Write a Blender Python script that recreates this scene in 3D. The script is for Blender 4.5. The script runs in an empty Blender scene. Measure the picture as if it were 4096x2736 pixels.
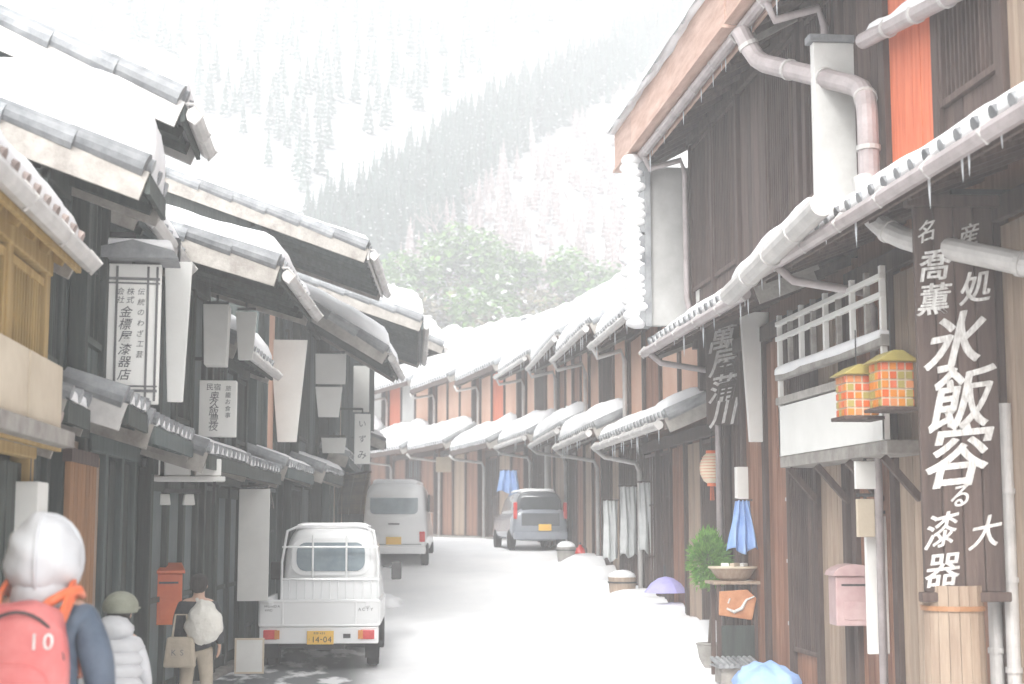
import bpy, bmesh, math, random
from mathutils import Vector, Matrix, noise
R = math.radians
random.seed(7)
scene = bpy.context.scene
C = scene.collection

# ------------------------------------------------------------------ camera
EYE = 1.7
YAW, PITCH = 6.12, 6.96
cam_d = bpy.data.cameras.new("camera")
cam = bpy.data.objects.new("camera", cam_d); C.objects.link(cam)
cam.location = (0, 0, EYE)
cam.rotation_euler = (R(90 + PITCH), 0, R(-YAW))
cam_d.sensor_width = 36.0
cam_d.lens = 36.0 * 1500 / 1024
cam_d.clip_start = 0.1; cam_d.clip_end = 2000
cam_d.dof.use_dof = True
cam_d.dof.focus_distance = 17.0
cam_d.dof.aperture_fstop = 2.2
scene.camera = cam

# ------------------------------------------------------------------ daylight (overcast, snowing)
SUN_EL, SUN_AZ = R(42), R(200)
w = bpy.data.worlds.new("World"); scene.world = w; w.use_nodes = True
nt = w.node_tree; nt.nodes.clear()
sky = nt.nodes.new("ShaderNodeTexSky"); sky.sky_type = 'NISHITA'; sky.sun_disc = False
sky.sun_elevation = SUN_EL; sky.sun_rotation = SUN_AZ
sky.air_density = 1.0; sky.dust_density = 4.0; sky.ozone_density = 1.0
hs = nt.nodes.new("ShaderNodeHueSaturation"); hs.inputs['Saturation'].default_value = 0.12
bg = nt.nodes.new("ShaderNodeBackground"); bg.inputs['Strength'].default_value = 0.15
ow = nt.nodes.new("ShaderNodeOutputWorld")
nt.links.new(sky.outputs[0], hs.inputs['Color']); nt.links.new(hs.outputs[0], bg.inputs['Color'])
nt.links.new(bg.outputs[0], ow.inputs['Surface'])
sd = bpy.data.lights.new("sun", 'SUN'); sd.energy = 1.5; sd.angle = R(25); sd.color = (1.0, 0.98, 0.95)
so = bpy.data.objects.new("sun", sd); C.objects.link(so)
so.rotation_euler = (R(90) - SUN_EL, 0, R(180) - SUN_AZ)
scene.view_settings.view_transform = 'Standard'; scene.view_settings.look = 'None'
scene.view_settings.gamma = 1.0; scene.view_settings.use_curve_mapping = False
scene.view_settings.exposure = 1.48
scene.cycles.volume_bounces = 3
scene.cycles.max_bounces = 10
scene.cycles.use_denoising = True
for k, v in (('volume_step_rate', 4.0), ('caustics_reflective', False), ('caustics_refractive', False)):
    setattr(scene.cycles, k, v)

# ------------------------------------------------------------------ materials
MATS = {}
def mat(name, base, base2=None, rough=0.7, scale=3.0, stretch=(1, 1, 1), bump=0.1, bscale=40.0, spec=0.3,
        metal=0.0, island=0.0, emit=0.0, fine=0.0, coat=0.0, alpha=1.0, trans=0.0):
    if name in MATS: return MATS[name]
    m = bpy.data.materials.new(name); m.use_nodes = True
    n = m.node_tree; N = n.nodes; L = n.links
    b = N["Principled BSDF"]
    b.inputs['Roughness'].default_value = rough
    b.inputs['Specular IOR Level'].default_value = spec
    b.inputs['Metallic'].default_value = metal
    b.inputs['Coat Weight'].default_value = coat
    tc = N.new("ShaderNodeTexCoord"); mp = N.new("ShaderNodeMapping")
    mp.inputs['Scale'].default_value = stretch
    L.new(tc.outputs['Object'], mp.inputs['Vector'])
    no = N.new("ShaderNodeTexNoise"); no.inputs['Scale'].default_value = scale; no.inputs['Detail'].default_value = 8
    no.inputs['Roughness'].default_value = 0.65
    L.new(mp.outputs[0], no.inputs['Vector'])
    cr = N.new("ShaderNodeValToRGB")
    b2 = base2 or tuple(min(1, c * 1.35) for c in base)
    cr.color_ramp.elements[0].color = (*base, 1); cr.color_ramp.elements[0].position = 0.32
    cr.color_ramp.elements[1].color = (*b2, 1); cr.color_ramp.elements[1].position = 0.7
    L.new(no.outputs['Fac'], cr.inputs['Fac'])
    col = cr.outputs['Color']
    if island:
        ge = N.new("ShaderNodeNewGeometry"); hsv = N.new("ShaderNodeHueSaturation")
        mr = N.new("ShaderNodeMapRange"); mr.inputs[3].default_value = 1 - island; mr.inputs[4].default_value = 1 + island
        L.new(ge.outputs['Random Per Island'], mr.inputs[0]); L.new(mr.outputs[0], hsv.inputs['Value'])
        L.new(col, hsv.inputs['Color']); col = hsv.outputs['Color']
    L.new(col, b.inputs['Base Color'])
    if bump:
        n2 = N.new("ShaderNodeTexNoise"); n2.inputs['Scale'].default_value = bscale; n2.inputs['Detail'].default_value = 5
        L.new(mp.outputs[0], n2.inputs['Vector'])
        bu = N.new("ShaderNodeBump"); bu.inputs['Strength'].default_value = bump; bu.inputs['Distance'].default_value = 0.02
        L.new(n2.outputs['Fac'], bu.inputs['Height']); L.new(bu.outputs[0], b.inputs['Normal'])
    if emit:
        L.new(col, b.inputs['Emission Color']); b.inputs['Emission Strength'].default_value = emit
    if trans:
        b.inputs['Transmission Weight'].default_value = trans
    MATS[name] = m
    return m

SNOW = mat('snow', (.80, .81, .83), (.90, .90, .90), rough=.85, scale=2.0, bump=.25, bscale=9.0, spec=.2)
SNOWD = mat('snow_on_roof', (.82, .83, .85), (.92, .92, .92), rough=.85, scale=2.5, bump=.2, bscale=6.0, spec=.2)
V = (9, 9, .7)
WL = mat('teal_grey_wood', (.06, .08, .08), (.115, .14, .138), stretch=V, scale=2, bump=.3, bscale=12, island=.12)
WLD = mat('dark_aged_wood', (.03, .037, .035), (.07, .085, .078), stretch=V, scale=2, bump=.3, bscale=12, island=.25)
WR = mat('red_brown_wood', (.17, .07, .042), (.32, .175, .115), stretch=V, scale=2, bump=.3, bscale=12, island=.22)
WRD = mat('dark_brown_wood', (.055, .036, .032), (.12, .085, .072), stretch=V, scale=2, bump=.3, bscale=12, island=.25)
WT = mat('tan_wood', (.28, .2, .15), (.42, .33, .25), stretch=V, scale=2, bump=.3, bscale=12, island=.15)
WG = mat('weathered_grey_wood', (.24, .22, .20), (.42, .40, .37), stretch=(2, 2, 2), scale=3, bump=.3, bscale=14, island=.2)
OCH = mat('ochre_wood', (.34, .22, .07), (.5, .36, .16), stretch=V, scale=2, bump=.2, island=.15)
BEI = mat('beige_paint', (.52, .44, .33), (.66, .58, .46), scale=2, bump=.1)
PL = mat('white_plaster', (.55, .55, .53), (.7, .7, .68), scale=2, bump=.1, bscale=20)
PLG = mat('grey_plaster', (.36, .36, .35), (.5, .5, .49), scale=2, bump=.1, bscale=20)
PEACH = mat('peach_plaster', (.62, .36, .25), (.76, .52, .40), scale=1.2, bump=.1)
TILE = mat('grey_roof_tile', (.16, .17, .18), (.34, .35, .36), scale=5, bump=.2, island=.3, rough=.55)
TILEB = mat('brown_roof_tile', (.26, .20, .18), (.42, .35, .32), scale=5, bump=.2, island=.25, rough=.55)
SAL = mat('salmon_board', (.42, .26, .20), (.62, .45, .38), stretch=(1, 6, 6), scale=2, bump=.2, island=.1)
GUT = mat('gutter_metal', (.42, .41, .40), (.62, .60, .58), scale=4, bump=.1, rough=.45, spec=.5)
GUTB = mat('mauve_brown_pipe', (.30, .26, .26), (.48, .43, .43), scale=4, bump=.1, rough=.4, spec=.5)
DARKM = mat('dark_metal', (.03, .03, .032), (.07, .07, .07), scale=6, bump=.1, rough=.5)
PAP = mat('white_sign_paint', (.78, .78, .75), (.86, .86, .83), scale=2, bump=.05, rough=.6)
PAPG = mat('pale_grey_board', (.64, .64, .61), (.76, .76, .73), scale=2, bump=.05, rough=.6)
SHOJI = mat('shoji_paper', (.55, .57, .57), (.7, .72, .71), scale=4, bump=.05)
GLASS = mat('dark_window_glass', (.035, .045, .05), (.09, .10, .11), scale=1.5, bump=.02, rough=.12, spec=.6)
GLASSP = mat('pale_window_glass', (.16, .21, .24), (.30, .36, .39), scale=2.5, bump=.02, rough=.15, spec=.6)
INK = mat('black_ink', (.02, .02, .02), (.05, .05, .05), bump=0)
INKG = mat('faded_ink', (.10, .10, .11), (.2, .2, .2), bump=0)
CHALK = mat('white_lettering', (.42, .40, .38), (.86, .86, .84), scale=14, stretch=(3, 3, 1), bump=.2)
LEAFO = mat('olive_brown_leaf', (.15, .13, .06), (.32, .28, .15), scale=3, bump=0, island=.35)
ORP = mat('orange_red_paint', (.52, .085, .015), (.66, .15, .035), scale=3, bump=.05, rough=.4, spec=.5)
ORW = mat('orange_shutter', (.60, .13, .06), (.78, .24, .12), stretch=V, scale=2, bump=.1)
MAUV = mat('mauve_enamel', (.42, .27, .27), (.56, .42, .41), scale=3, bump=.05, rough=.4, spec=.5)
CARW = mat('white_car_paint', (.80, .81, .81), (.86, .87, .87), scale=1.5, bump=.02, rough=.28, spec=.5, coat=.6)
CARD = mat('dark_grey_car_paint', (.08, .09, .10), (.13, .14, .15), scale=1.5, bump=.01, rough=.25, spec=.5, coat=.6)
CARS = mat('silver_car_paint', (.20, .225, .26), (.28, .30, .34), scale=1.5, bump=.01, rough=.25, spec=.5, coat=.6)
RUB = mat('rubber', (.015, .015, .015), (.04, .04, .04), scale=8, bump=.1, rough=.85)
RIM = mat('steel_rim', (.3, .3, .3), (.42, .42, .42), scale=8, bump=.05, rough=.4, metal=.3)
REDL = mat('red_lamp_lens', (.55, .03, .03), (.75, .08, .07), scale=8, bump=.02, rough=.15, spec=.6)
PLATE = mat('yellow_plate', (.80, .47, .06), (.88, .55, .10), scale=4, bump=.02, rough=.5)
BLUE = mat('pale_blue_cloth', (.22, .36, .66), (.36, .50, .78), scale=4, bump=.3, bscale=14)
VIO = mat('violet_cloth', (.36, .34, .72), (.50, .48, .82), scale=4, bump=.2)
SKIN = mat('skin', (.55, .36, .27), (.62, .42, .32), scale=8, bump=.05, rough=.55)
HAIR = mat('black_hair', (.015, .013, .012), (.05, .045, .04), stretch=(9, 9, 1), scale=6, bump=.5, bscale=20)
LEAF = mat('shrub_leaf', (.07, .20, .03), (.18, .36, .06), scale=9, bump=0, island=.3)
LEAFB = mat('bamboo_leaf', (.11, .24, .04), (.24, .40, .10), scale=3, bump=0, island=.35)
NEED = mat('conifer_needles', (.025, .055, .045), (.06, .10, .075), scale=3, bump=0, island=.3)
BARK = mat('bark', (.07, .055, .045), (.16, .13, .11), stretch=(6, 6, 1), scale=4, bump=.4)
FROST = mat('frosted_twigs', (.22, .16, .16), (.50, .41, .40), scale=3, bump=0, island=.2)
STONE = mat('stone', (.22, .21, .19), (.38, .36, .34), scale=6, bump=.4)
LAN = mat('washi_lantern', (.80, .66, .48), (.86, .76, .60), scale=3, bump=.1)

# ------------------------------------------------------------------ helpers
class MB:
    def __init__(s): s.v = []; s.f = []; s.mi = []; s.m = 0
    def add(s, vs, fs):
        o = len(s.v); s.v += [tuple(v) for v in vs]
        for f in fs: s.f.append(tuple(i + o for i in f)); s.mi.append(s.m)
        return s
    def box(s, c, d, rot=None):
        x, y, z = d[0] / 2, d[1] / 2, d[2] / 2
        vs = [Vector((a * x, b * y, e * z)) for e in (-1, 1) for a, b in ((-1, -1), (1, -1), (1, 1), (-1, 1))]
        if rot is not None:
            M = rot if isinstance(rot, Matrix) else Matrix.Rotation(rot, 3, 'Z')
            vs = [M @ v for v in vs]
        c = Vector(c); vs = [v + c for v in vs]
        return s.add(vs, [(3, 2, 1, 0), (4, 5, 6, 7), (0, 1, 5, 4), (1, 2, 6, 5), (2, 3, 7, 6), (3, 0, 4, 7)])
    def bx(s, x0, x1, y0, y1, z0, z1):
        return s.box(((x0 + x1) / 2, (y0 + y1) / 2, (z0 + z1) / 2), (abs(x1 - x0), abs(y1 - y0), abs(z1 - z0)))
    def bar(s, p0, p1, w, h, up=(0, 0, 1)):
        p0 = Vector(p0); p1 = Vector(p1); d = (p1 - p0); l = d.length
        if l < 1e-6: return s
        d.normalize(); u = Vector(up)
        sd_ = d.cross(u)
        if sd_.length < 1e-4: sd_ = d.cross(Vector((0, 1, 0)))
        sd_.normalize(); uu = sd_.cross(d)
        vs = []
        for p in (p0, p1):
            for a, b in ((-1, -1), (1, -1), (1, 1), (-1, 1)): vs.append(p + sd_ * a * w / 2 + uu * b * h / 2)
        return s.add(vs, [(0, 1, 2, 3), (7, 6, 5, 4), (4, 5, 1, 0), (5, 6, 2, 1), (6, 7, 3, 2), (7, 4, 0, 3)])
    def prism(s, poly, axis, a, b):
        n = len(poly)
        def pt(p, t):
            if axis == 'x': return (t, p[0], p[1])
            if axis == 'y': return (p[0], t, p[1])
            return (p[0], p[1], t)
        vs = [pt(p, a) for p in poly] + [pt(p, b) for p in poly]
        fs = [tuple(range(n - 1, -1, -1)), tuple(range(n, 2 * n))] + [(i, (i + 1) % n, n + (i + 1) % n, n + i) for i in range(n)]
        return s.add(vs, fs)
    def tube(s, pts, r, n=8, cap=True):
        pts = [Vector(p) for p in pts]; rs = r if isinstance(r, (list, tuple)) else [r] * len(pts)
        vs = []; fs = []; prev = None
        for i, p in enumerate(pts):
            d = (pts[min(i + 1, len(pts) - 1)] - pts[max(i - 1, 0)])
            if d.length < 1e-7: d = Vector((0, 0, 1))
            d.normalize()
            if prev is None:
                prev = d.cross(Vector((0, 0, 1)))
                if prev.length < .05: prev = d.cross(Vector((0, 1, 0)))
            prev = (prev - d * prev.dot(d)); prev.normalize()
            q = d.cross(prev)
            for k in range(n):
                a = 2 * math.pi * k / n
                vs.append(p + (prev * math.cos(a) + q * math.sin(a)) * rs[i])
        for i in range(len(pts) - 1):
            for k in range(n):
                k2 = (k + 1) % n
                fs.append((i * n + k, i * n + k2, (i + 1) * n + k2, (i + 1) * n + k))
        if cap:
            fs.append(tuple(range(n - 1, -1, -1))); fs.append(tuple(range((len(pts) - 1) * n, len(pts) * n)))
        return s.add(vs, fs)
    def lathe(s, prof, c=(0, 0, 0), n=24, sx=1, sy=1, axis='z'):
        vs = []; fs = []
        for r, z in prof:
            for k in range(n):
                a = 2 * math.pi * k / n
                p = (r * math.cos(a) * sx, r * math.sin(a) * sy, z)
                if axis == 'y': p = (p[0], p[2], p[1])
                if axis == 'x': p = (p[2], p[0], p[1])
                vs.append((c[0] + p[0], c[1] + p[1], c[2] + p[2]))
        for i in range(len(prof) - 1):
            for k in range(n):
                k2 = (k + 1) % n
                fs.append((i * n + k, i * n + k2, (i + 1) * n + k2, (i + 1) * n + k))
        fs.append(tuple(range(n - 1, -1, -1))); fs.append(tuple(range((len(prof) - 1) * n, len(prof) * n)))
        return s.add(vs, fs)
    def ell(s, c, r, n=16, m=10, f=None):
        vs = []; fs = []
        for j in range(m + 1):
            t = math.pi * j / m
            for k in range(n):
                a = 2 * math.pi * k / n
                p = Vector((math.sin(t) * math.cos(a), math.sin(t) * math.sin(a), math.cos(t)))
                if f: p = f(p)
                vs.append((c[0] + p[0] * r[0], c[1] + p[1] * r[1], c[2] + p[2] * r[2]))
        for j in range(m):
            for k in range(n):
                k2 = (k + 1) % n
                fs.append((j * n + k, (j + 1) * n + k, (j + 1) * n + k2, j * n + k2))
        return s.add(vs, fs)
    def grid(s, nx, ny, fn):
        vs = [fn(i / nx, j / ny) for j in range(ny + 1) for i in range(nx + 1)]
        fs = [(j * (nx + 1) + i, j * (nx + 1) + i + 1, (j + 1) * (nx + 1) + i + 1, (j + 1) * (nx + 1) + i) for j in range(ny) for i in range(nx)]
        return s.add(vs, fs)
    def obj(s, name, m, parent=None, loc=None, rz=0, bevel=0, smooth=False, sub=0, fixn=True):
        me = bpy.data.meshes.new(name); me.from_pydata(s.v, [], s.f)
        ms = m if isinstance(m, (list, tuple)) else [m]
        for q in ms: me.materials.append(q)
        if len(ms) > 1:
            for p, i in zip(me.polygons, s.mi): p.material_index = i
        if fixn:
            bm = bmesh.new(); bm.from_mesh(me)
            bmesh.ops.remove_doubles(bm, verts=bm.verts, dist=1e-5) if smooth else None
            bmesh.ops.recalc_face_normals(bm, faces=bm.faces); bm.to_mesh(me); bm.free()
        if smooth:
            for p in me.polygons: p.use_smooth = True
        o = bpy.data.objects.new(name, me); C.objects.link(o)
        if parent is not None: o.parent = parent
        if loc is not None: o.location = loc
        o.rotation_euler.z = rz
        if bevel:
            b = o.modifiers.new('bevel', 'BEVEL'); b.width = bevel; b.segments = 2; b.limit_method = 'ANGLE'
        if sub:
            b = o.modifiers.new('sub', 'SUBSURF'); b.levels = sub; b.render_levels = sub
        return o

def tag(o, label, cat, group=None, kind=None):
    o['label'] = label; o['category'] = cat
    if group: o['group'] = group
    if kind: o['kind'] = kind
    return o
def struct(o, kind='structure'):
    o['kind'] = kind; return o
def thing(name, label, cat, loc=(0, 0, 0), rz=0, group=None):
    o = bpy.data.objects.new(name, None); C.objects.link(o)
    o.location = loc; o.rotation_euler.z = rz; o.empty_display_size = .2
    return tag(o, label, cat, group)
def copy_tree(o, parent=None):
    c = o.copy(); C.objects.link(c)
    if parent is not None: c.parent = parent
    for ch in list(o.children): copy_tree(ch, c)
    return c

_a, _b = R(YAW), R(PITCH)
_F = Vector((math.sin(_a) * math.cos(_b), math.cos(_a) * math.cos(_b), math.sin(_b)))
_R = Vector((math.cos(_a), -math.sin(_a), 0)); _U = _R.cross(_F)
def at(px, py, Y):
    "world point seen at photo point (px, py) (1024 wide) at street distance Y"
    d = _R * (px - 512) + _U * (342 - py) + _F * 1500
    d = d * (Y / d.y)
    return Vector((d.x, d.y, d.z + EYE))

def gz(x, y):
    pts = [(-30, 0), (12, 0), (20, -.10), (26, .18), (32, .72), (36, 1.10), (42, 1.28), (55, 1.34), (90, 1.5), (500, 2)]
    z = pts[-1][1]
    for (a, za), (b, zb) in zip(pts, pts[1:]):
        if a <= y <= b:
            t = (y - a) / (b - a); t = t * t * (3 - 2 * t); z = za + (zb - za) * t; break
    return z

def text_mesh(s, size=1.0, shear=0.0, off=0.0, ext=.02):
    c = bpy.data.curves.new('t', 'FONT'); c.body = s; c.size = size; c.extrude = ext * size; c.shear = shear
    c.align_x = 'CENTER'; c.align_y = 'CENTER'; c.offset = off * size; c.resolution_u = 4
    o = bpy.data.objects.new('t', c); C.objects.link(o)
    dg = bpy.context.evaluated_depsgraph_get()
    m = bpy.data.meshes.new_from_object(o.evaluated_get(dg))
    bpy.data.objects.remove(o); bpy.data.curves.remove(c)
    return m
def lettering(name, items, m, parent, y=0.0, bold=0):
    "items: (char, x, z, size, shear, offset, tilt) written on the local plane y, read from -y; one mesh"
    mb = MB()
    for it in items:
        ch, x, z, size = it[:4]; sh = it[4] if len(it) > 4 else 0; off = it[5] if len(it) > 5 else 0
        tilt = it[6] if len(it) > 6 else 0; ax = it[7] if len(it) > 7 else 1
        t = text_mesh(ch, size, sh, off)
        xs = [v.co.x for v in t.vertices]; ys = [v.co.y for v in t.vertices]
        if not xs: continue
        cx = (min(xs) + max(xs)) / 2; cy = (min(ys) + max(ys)) / 2
        ct, st = math.cos(tilt), math.sin(tilt)
        vs = []
        for v in t.vertices:
            a = (v.co.x - cx) * ax; b = v.co.y - cy
            vs.append((x + a * ct - b * st, y - v.co.z - .003, z + a * st + b * ct))
        mb.add(vs, [tuple(p.vertices) for p in t.polygons])
        if bold:
            for dx, dz in ((-bold, 0), (bold, 0), (0, bold * .7)):
                mb.add([(a + dx * size, b + .0015 + .001 * (dx > 0) + .0025 * (dz > 0), c + dz * size) for a, b, c in vs], [tuple(p.vertices) for p in t.polygons])
        bpy.data.meshes.remove(t)
    return mb.obj(name, m, parent, fixn=False)

def snow_slab(name, c00, c10, c11, c01, T, parent, m=None, nx=None, ny=None, seed=0, droop=.05, amp=.25, edge=.14):
    "rounded snow lying on a sloping rectangle (corners in local coordinates), edges rolled over"
    m = m or SNOWD
    c00, c10, c11, c01 = map(Vector, (c00, c10, c11, c01))
    lx = (c10 - c00).length; ly = (c01 - c00).length
    nx = nx or max(6, min(70, int(lx / .13))); ny = ny or max(5, min(40, int(ly / .13)))
    nrm = (c10 - c00).cross(c01 - c00).normalized()
    if nrm.z < 0: nrm = -nrm
    def us(n, l):
        e = min(.25, edge / l)
        r = [0, e * .08, e * .3, e * .65]
        return r + [e + (1 - 2 * e) * k / (n - 2) for k in range(n - 1)] + [1 - q for q in reversed(r)]
    U = us(nx, lx); W = us(ny, ly)
    vs = []
    def P(u, w): return (c00 * (1 - u) + c10 * u) * (1 - w) + (c01 * (1 - u) + c11 * u) * w
    def prof(d):
        t = max(0, min(1, d / edge)); return math.sqrt(max(0, 1 - (1 - t) ** 2))
    for wv in W:
        for u in U:
            p = P(u, wv)
            du = min(u, 1 - u) * lx; dw = min(wv, 1 - wv) * ly
            k = min(prof(du), prof(dw))
            nz = noise.noise(Vector((p.x * .9 + seed * 7.3, p.y * .9, p.z * .9 + seed))) * amp + noise.noise(Vector((p.x * 3.1 + seed * 3, p.y * 3.1, 4.2))) * amp * .35
            h = T * (1 + nz) * k
            q = p + nrm * h * .55 + Vector((0, 0, h * .45))
            if k < .02:
                q = p - Vector((0, 0, droop * (.4 + abs(noise.noise(Vector((p.x * 2.3 + seed, p.y * 2.3, p.z)))) * 1.6)))
            else:
                wob = noise.noise(Vector((p.x * 1.7 + seed * 5, p.y * 1.7, 9.1))) * .05
                q += (P(.5, wv) - P(u, wv)).normalized() * -wob * (1 - k) if lx > .1 and abs(u - .5) > .01 else Vector()
            vs.append(q)
    NX = len(U); NY = len(W)
    fs = [(j * NX + i, j * NX + i + 1, (j + 1) * NX + i + 1, (j + 1) * NX + i) for j in range(NY - 1) for i in range(NX - 1)]
    o = len(vs)
    ring = [i for i in range(NX)] + [j * NX + NX - 1 for j in range(1, NY)] + [(NY - 1) * NX + i for i in range(NX - 2, -1, -1)] + [j * NX for j in range(NY - 2, 0, -1)]
    fs.append(tuple(reversed(ring)))
    mb = MB().add(vs, fs)
    return mb.obj(name, m, parent, smooth=True)
# ------------------------------------------------------------------ the ground
def build_ground():
    def X(i, n): 
        t = i * 2 - 1; return math.copysign(abs(t) ** 1.8 * 160, t)
    def fn(u, v):
        y = -25 + 425 * (v ** 1.6); x = X(u, 1)
        z = gz(x, y)
        if abs(x) < 14 and y < 70:
            z += noise.noise(Vector((x * 1.1, y * .35, 0))) * .035 + noise.noise(Vector((x * 3, y * 1.1, 3))) * .012
            for rx in (.1 + y * .02, 1.4 + y * .03, 3.1 + y * .01):
                z -= .03 * math.exp(-((x - rx) / .14) ** 2)
        return (x, y, z)
    mb = MB().grid(220, 260, fn)
    m = mat('ground_snow', (.80, .81, .82), (.90, .90, .90), rough=.85, scale=.8, bump=.3, bscale=7.0, spec=.2)
    # wet asphalt and slush tracks showing through beside the left-hand houses
    n = m.node_tree; N = n.nodes; L = n.links; b = N['Principled BSDF']
    src = b.inputs['Base Color'].links[0].from_socket
    tc = N.new('ShaderNodeTexCoord'); sx = N.new('ShaderNodeSeparateXYZ'); L.new(tc.outputs['Object'], sx.inputs[0])
    def rng(sock, a, b_, c, d):
        r = N.new('ShaderNodeMapRange'); r.interpolation_type = 'SMOOTHSTEP'
        for i, v in enumerate((a, b_, c, d)): r.inputs[i + 1].default_value = v
        L.new(sock, r.inputs[0]); return r.outputs[0]
    def mul(a, b_, op='MULTIPLY'):
        q = N.new('ShaderNodeMath'); q.operation = op; q.use_clamp = True
        for i, v in enumerate((a, b_)):
            if isinstance(v, float): q.inputs[i].default_value = v
            else: L.new(v, q.inputs[i])
        return q.outputs[0]
    mx = mul(rng(sx.outputs[0], -4.5, -3.0, 0, 1), rng(sx.outputs[0], -.1, .45, 1, 0))
    my = mul(rng(sx.outputs[1], 14.0, 17.0, 0, 1), rng(sx.outputs[1], 21.5, 24.5, 1, 0))
    mp = N.new('ShaderNodeMapping'); mp.inputs['Scale'].default_value = (1.6, .5, 1); L.new(tc.outputs['Object'], mp.inputs[0])
    no = N.new('ShaderNodeTexNoise'); no.inputs['Scale'].default_value = 2.2; no.inputs['Detail'].default_value = 6; L.new(mp.outputs[0], no.inputs[0])
    msk = mul(mul(mx, my), rng(no.outputs[0], .36, .52, 0, 1))
    mixn = N.new('ShaderNodeMix'); mixn.data_type = 'RGBA'
    L.new(msk, mixn.inputs[0]); L.new(src, mixn.inputs[6]); mixn.inputs[7].default_value = (.16, .17, .175, 1)
    L.new(mixn.outputs[2], b.inputs['Base Color'])
    o = mb.obj('snowy_street', m, smooth=True, fixn=False); struct(o)
    return o
build_ground()

# ------------------------------------------------------------------ the hillside
def hill(x, y):
    y0 = 76 + .06 * x + 5 * noise.noise(Vector((x * .02, 0, 5)))
    t = max(0, y - y0)
    z = 1.2 + t * .66 * (1 - math.exp(-t / 14))
    z += noise.noise(Vector((x * .03, y * .03, 1))) * min(6, t * .12) + noise.noise(Vector((x * .1, y * .1, 2))) * min(1.6, t * .05)
    return z - (0.6 if t < 1 else 0)
def hill_hit(px, py):
    d = _R * (px - 512) + _U * (342 - py) + _F * 1500; d.normalize()
    s = 60
    while s < 330:
        p = d * s; z = p.z + EYE
        if hill(p.x, p.y) > z and p.y > 72: return Vector((p.x, p.y, hill(p.x, p.y)))
        s += 1.0
    return None
def build_hill():
    mb = MB().grid(120, 100, lambda u, v: (-110 + 260 * u, 70 + 140 * v, hill(-110 + 260 * u, 70 + 140 * v)))
    m = mat('hill_snow', (.30, .32, .33), (.76, .76, .77), rough=.9, scale=.16, bump=.3, bscale=1.2, spec=.1)
    struct(mb.obj('hillside', m, smooth=True, fixn=False))
build_hill()

# ------------------------------------------------------------------ houses
def window(par, x0, x1, z0, z1, y, fm, pm, bars=5, rails=1, pane_in=.05, name='window'):
    f = MB(); t = .05
    f.bx(x0, x0 + t, y - .04, y + .03, z0, z1); f.bx(x1 - t, x1, y - .04, y + .03, z0, z1)
    f.bx(x0 + t, x1 - t, y - .039, y + .029, z1 - t, z1); f.bx(x0 + t, x1 - t, y - .039, y + .029, z0, z0 + t)
    W_ = x1 - x0 - 2 * t
    for k in range(1, bars + 1):
        xx = x0 + t + W_ * k / (bars + 1); f.bx(xx - .012, xx + .012, y - .015, y + .02, z0 + t, z1 - t)
    for k in range(1, rails + 1):
        zz = z0 + (z1 - z0) * k / (rails + 1); f.bx(x0 + t, x1 - t, y - .025, y + .008, zz - .015, zz + .015)
    fo = f.obj(name, fm, par)
    MB().bx(x0 + .03, x1 - .03, y - pane_in - .01, y - pane_in, z0 + .03, z1 - .03).obj('pane', pm, fo)
    return fo

def planks(mb, x0, x1, y, z0, z1, w=.16, t=.025):
    n = max(1, int(round((x1 - x0) / w))); ww = (x1 - x0) / n
    for i in range(n):
        a = random.uniform(-.004, .004)
        mb.bx(x0 + ww * i + .004, x0 + ww * (i + 1) - .004, y - .01, y + t + a, z0, z1)

def facade(par, spec, L, z0, z1, y, wm, fm, pmats, plinth=.35):
    "spec: a letter a bay - W white plaster, P planks, L lattice, S shoji, D door, G glass, O orange shutter, T tan planks, B beige"
    n = len(spec); bw = L / n
    cl = {}
    for i, ch in enumerate(spec):
        a = bw * i + .06; b = bw * (i + 1) - .06
        if ch in 'PTO':
            mm = {'P': wm, 'T': WT, 'O': ORW}[ch]
            q = MB(); planks(q, a, b, y, z0 + .02, z1 - .05); q.obj('shutter' if ch == 'O' else 'plank_cladding', mm, par)
        elif ch in 'WEB': MB().bx(a, b, y, y + .03, z0 + .05, z1 - .05).obj('plaster_panel', {'W': PL, 'E': PEACH, 'B': BEI}[ch], par)
        elif ch == 'F':
            MB().bx(a, b, y, y + .02, z0 + .02, z1 - .05).obj('panel', FLAT, par, bevel=.004); f_ = MB(); f_.bx(a, b, y + .02, y + .045, z0 + .02, z0 + .14); f_.bx(a, b, y + .02, y + .045, z1 - .17, z1 - .05); f_.bx(a, b, y + .02, y + .043, z0 + .95, z0 + 1.0); f_.obj('panel_rail', fm, par)
        elif ch in 'LSG':
            zb = z0 + (plinth if z1 - z0 > 1.9 else .12)
            q = MB(); planks(q, a, b, y, z0 + .02, zb); q.obj('plank_cladding', wm, par)
            window(par, a, b, zb + .01, z1 - .05, y + .03, fm, {'L': pmats[0], 'S': SHOJI, 'G': GLASS}[ch], bars=int((b - a) / .085) if ch == 'L' else 3, rails=2 if ch != 'L' else 1)
        elif ch == 'D':
            for k in range(2):
                c0 = a + (b - a) * k / 2; c1 = c0 + (b - a) / 2
                d = window(par, c0 + .01, c1 - .01, z0 + .02, z1 - .06, y + .03 - .05 * k, fm, pmats[1], bars=2, rails=3, name='sliding_door', pane_in=.02)
                MB().bx(c1 - .09 if k == 0 else c0 + .05, c1 - .05 if k == 0 else c0 + .09, y + .05 - .05 * k, y + .075 - .05 * k, z0 + .9, z0 + 1.1).obj('handle', DARKM, d)
    for i in range(n + 1):
        x = min(max(bw * i, .06), L - .06)
        MB().bx(x - .06, x + .06, y - .05, y + .075, z0 - .02, z1 + .05).obj('post', fm, par, bevel=.008)
    MB().bx(0, L, y + .02, y + .09, z1 - .02, z1 + .16).obj('beam', fm, par, bevel=.01)

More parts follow.
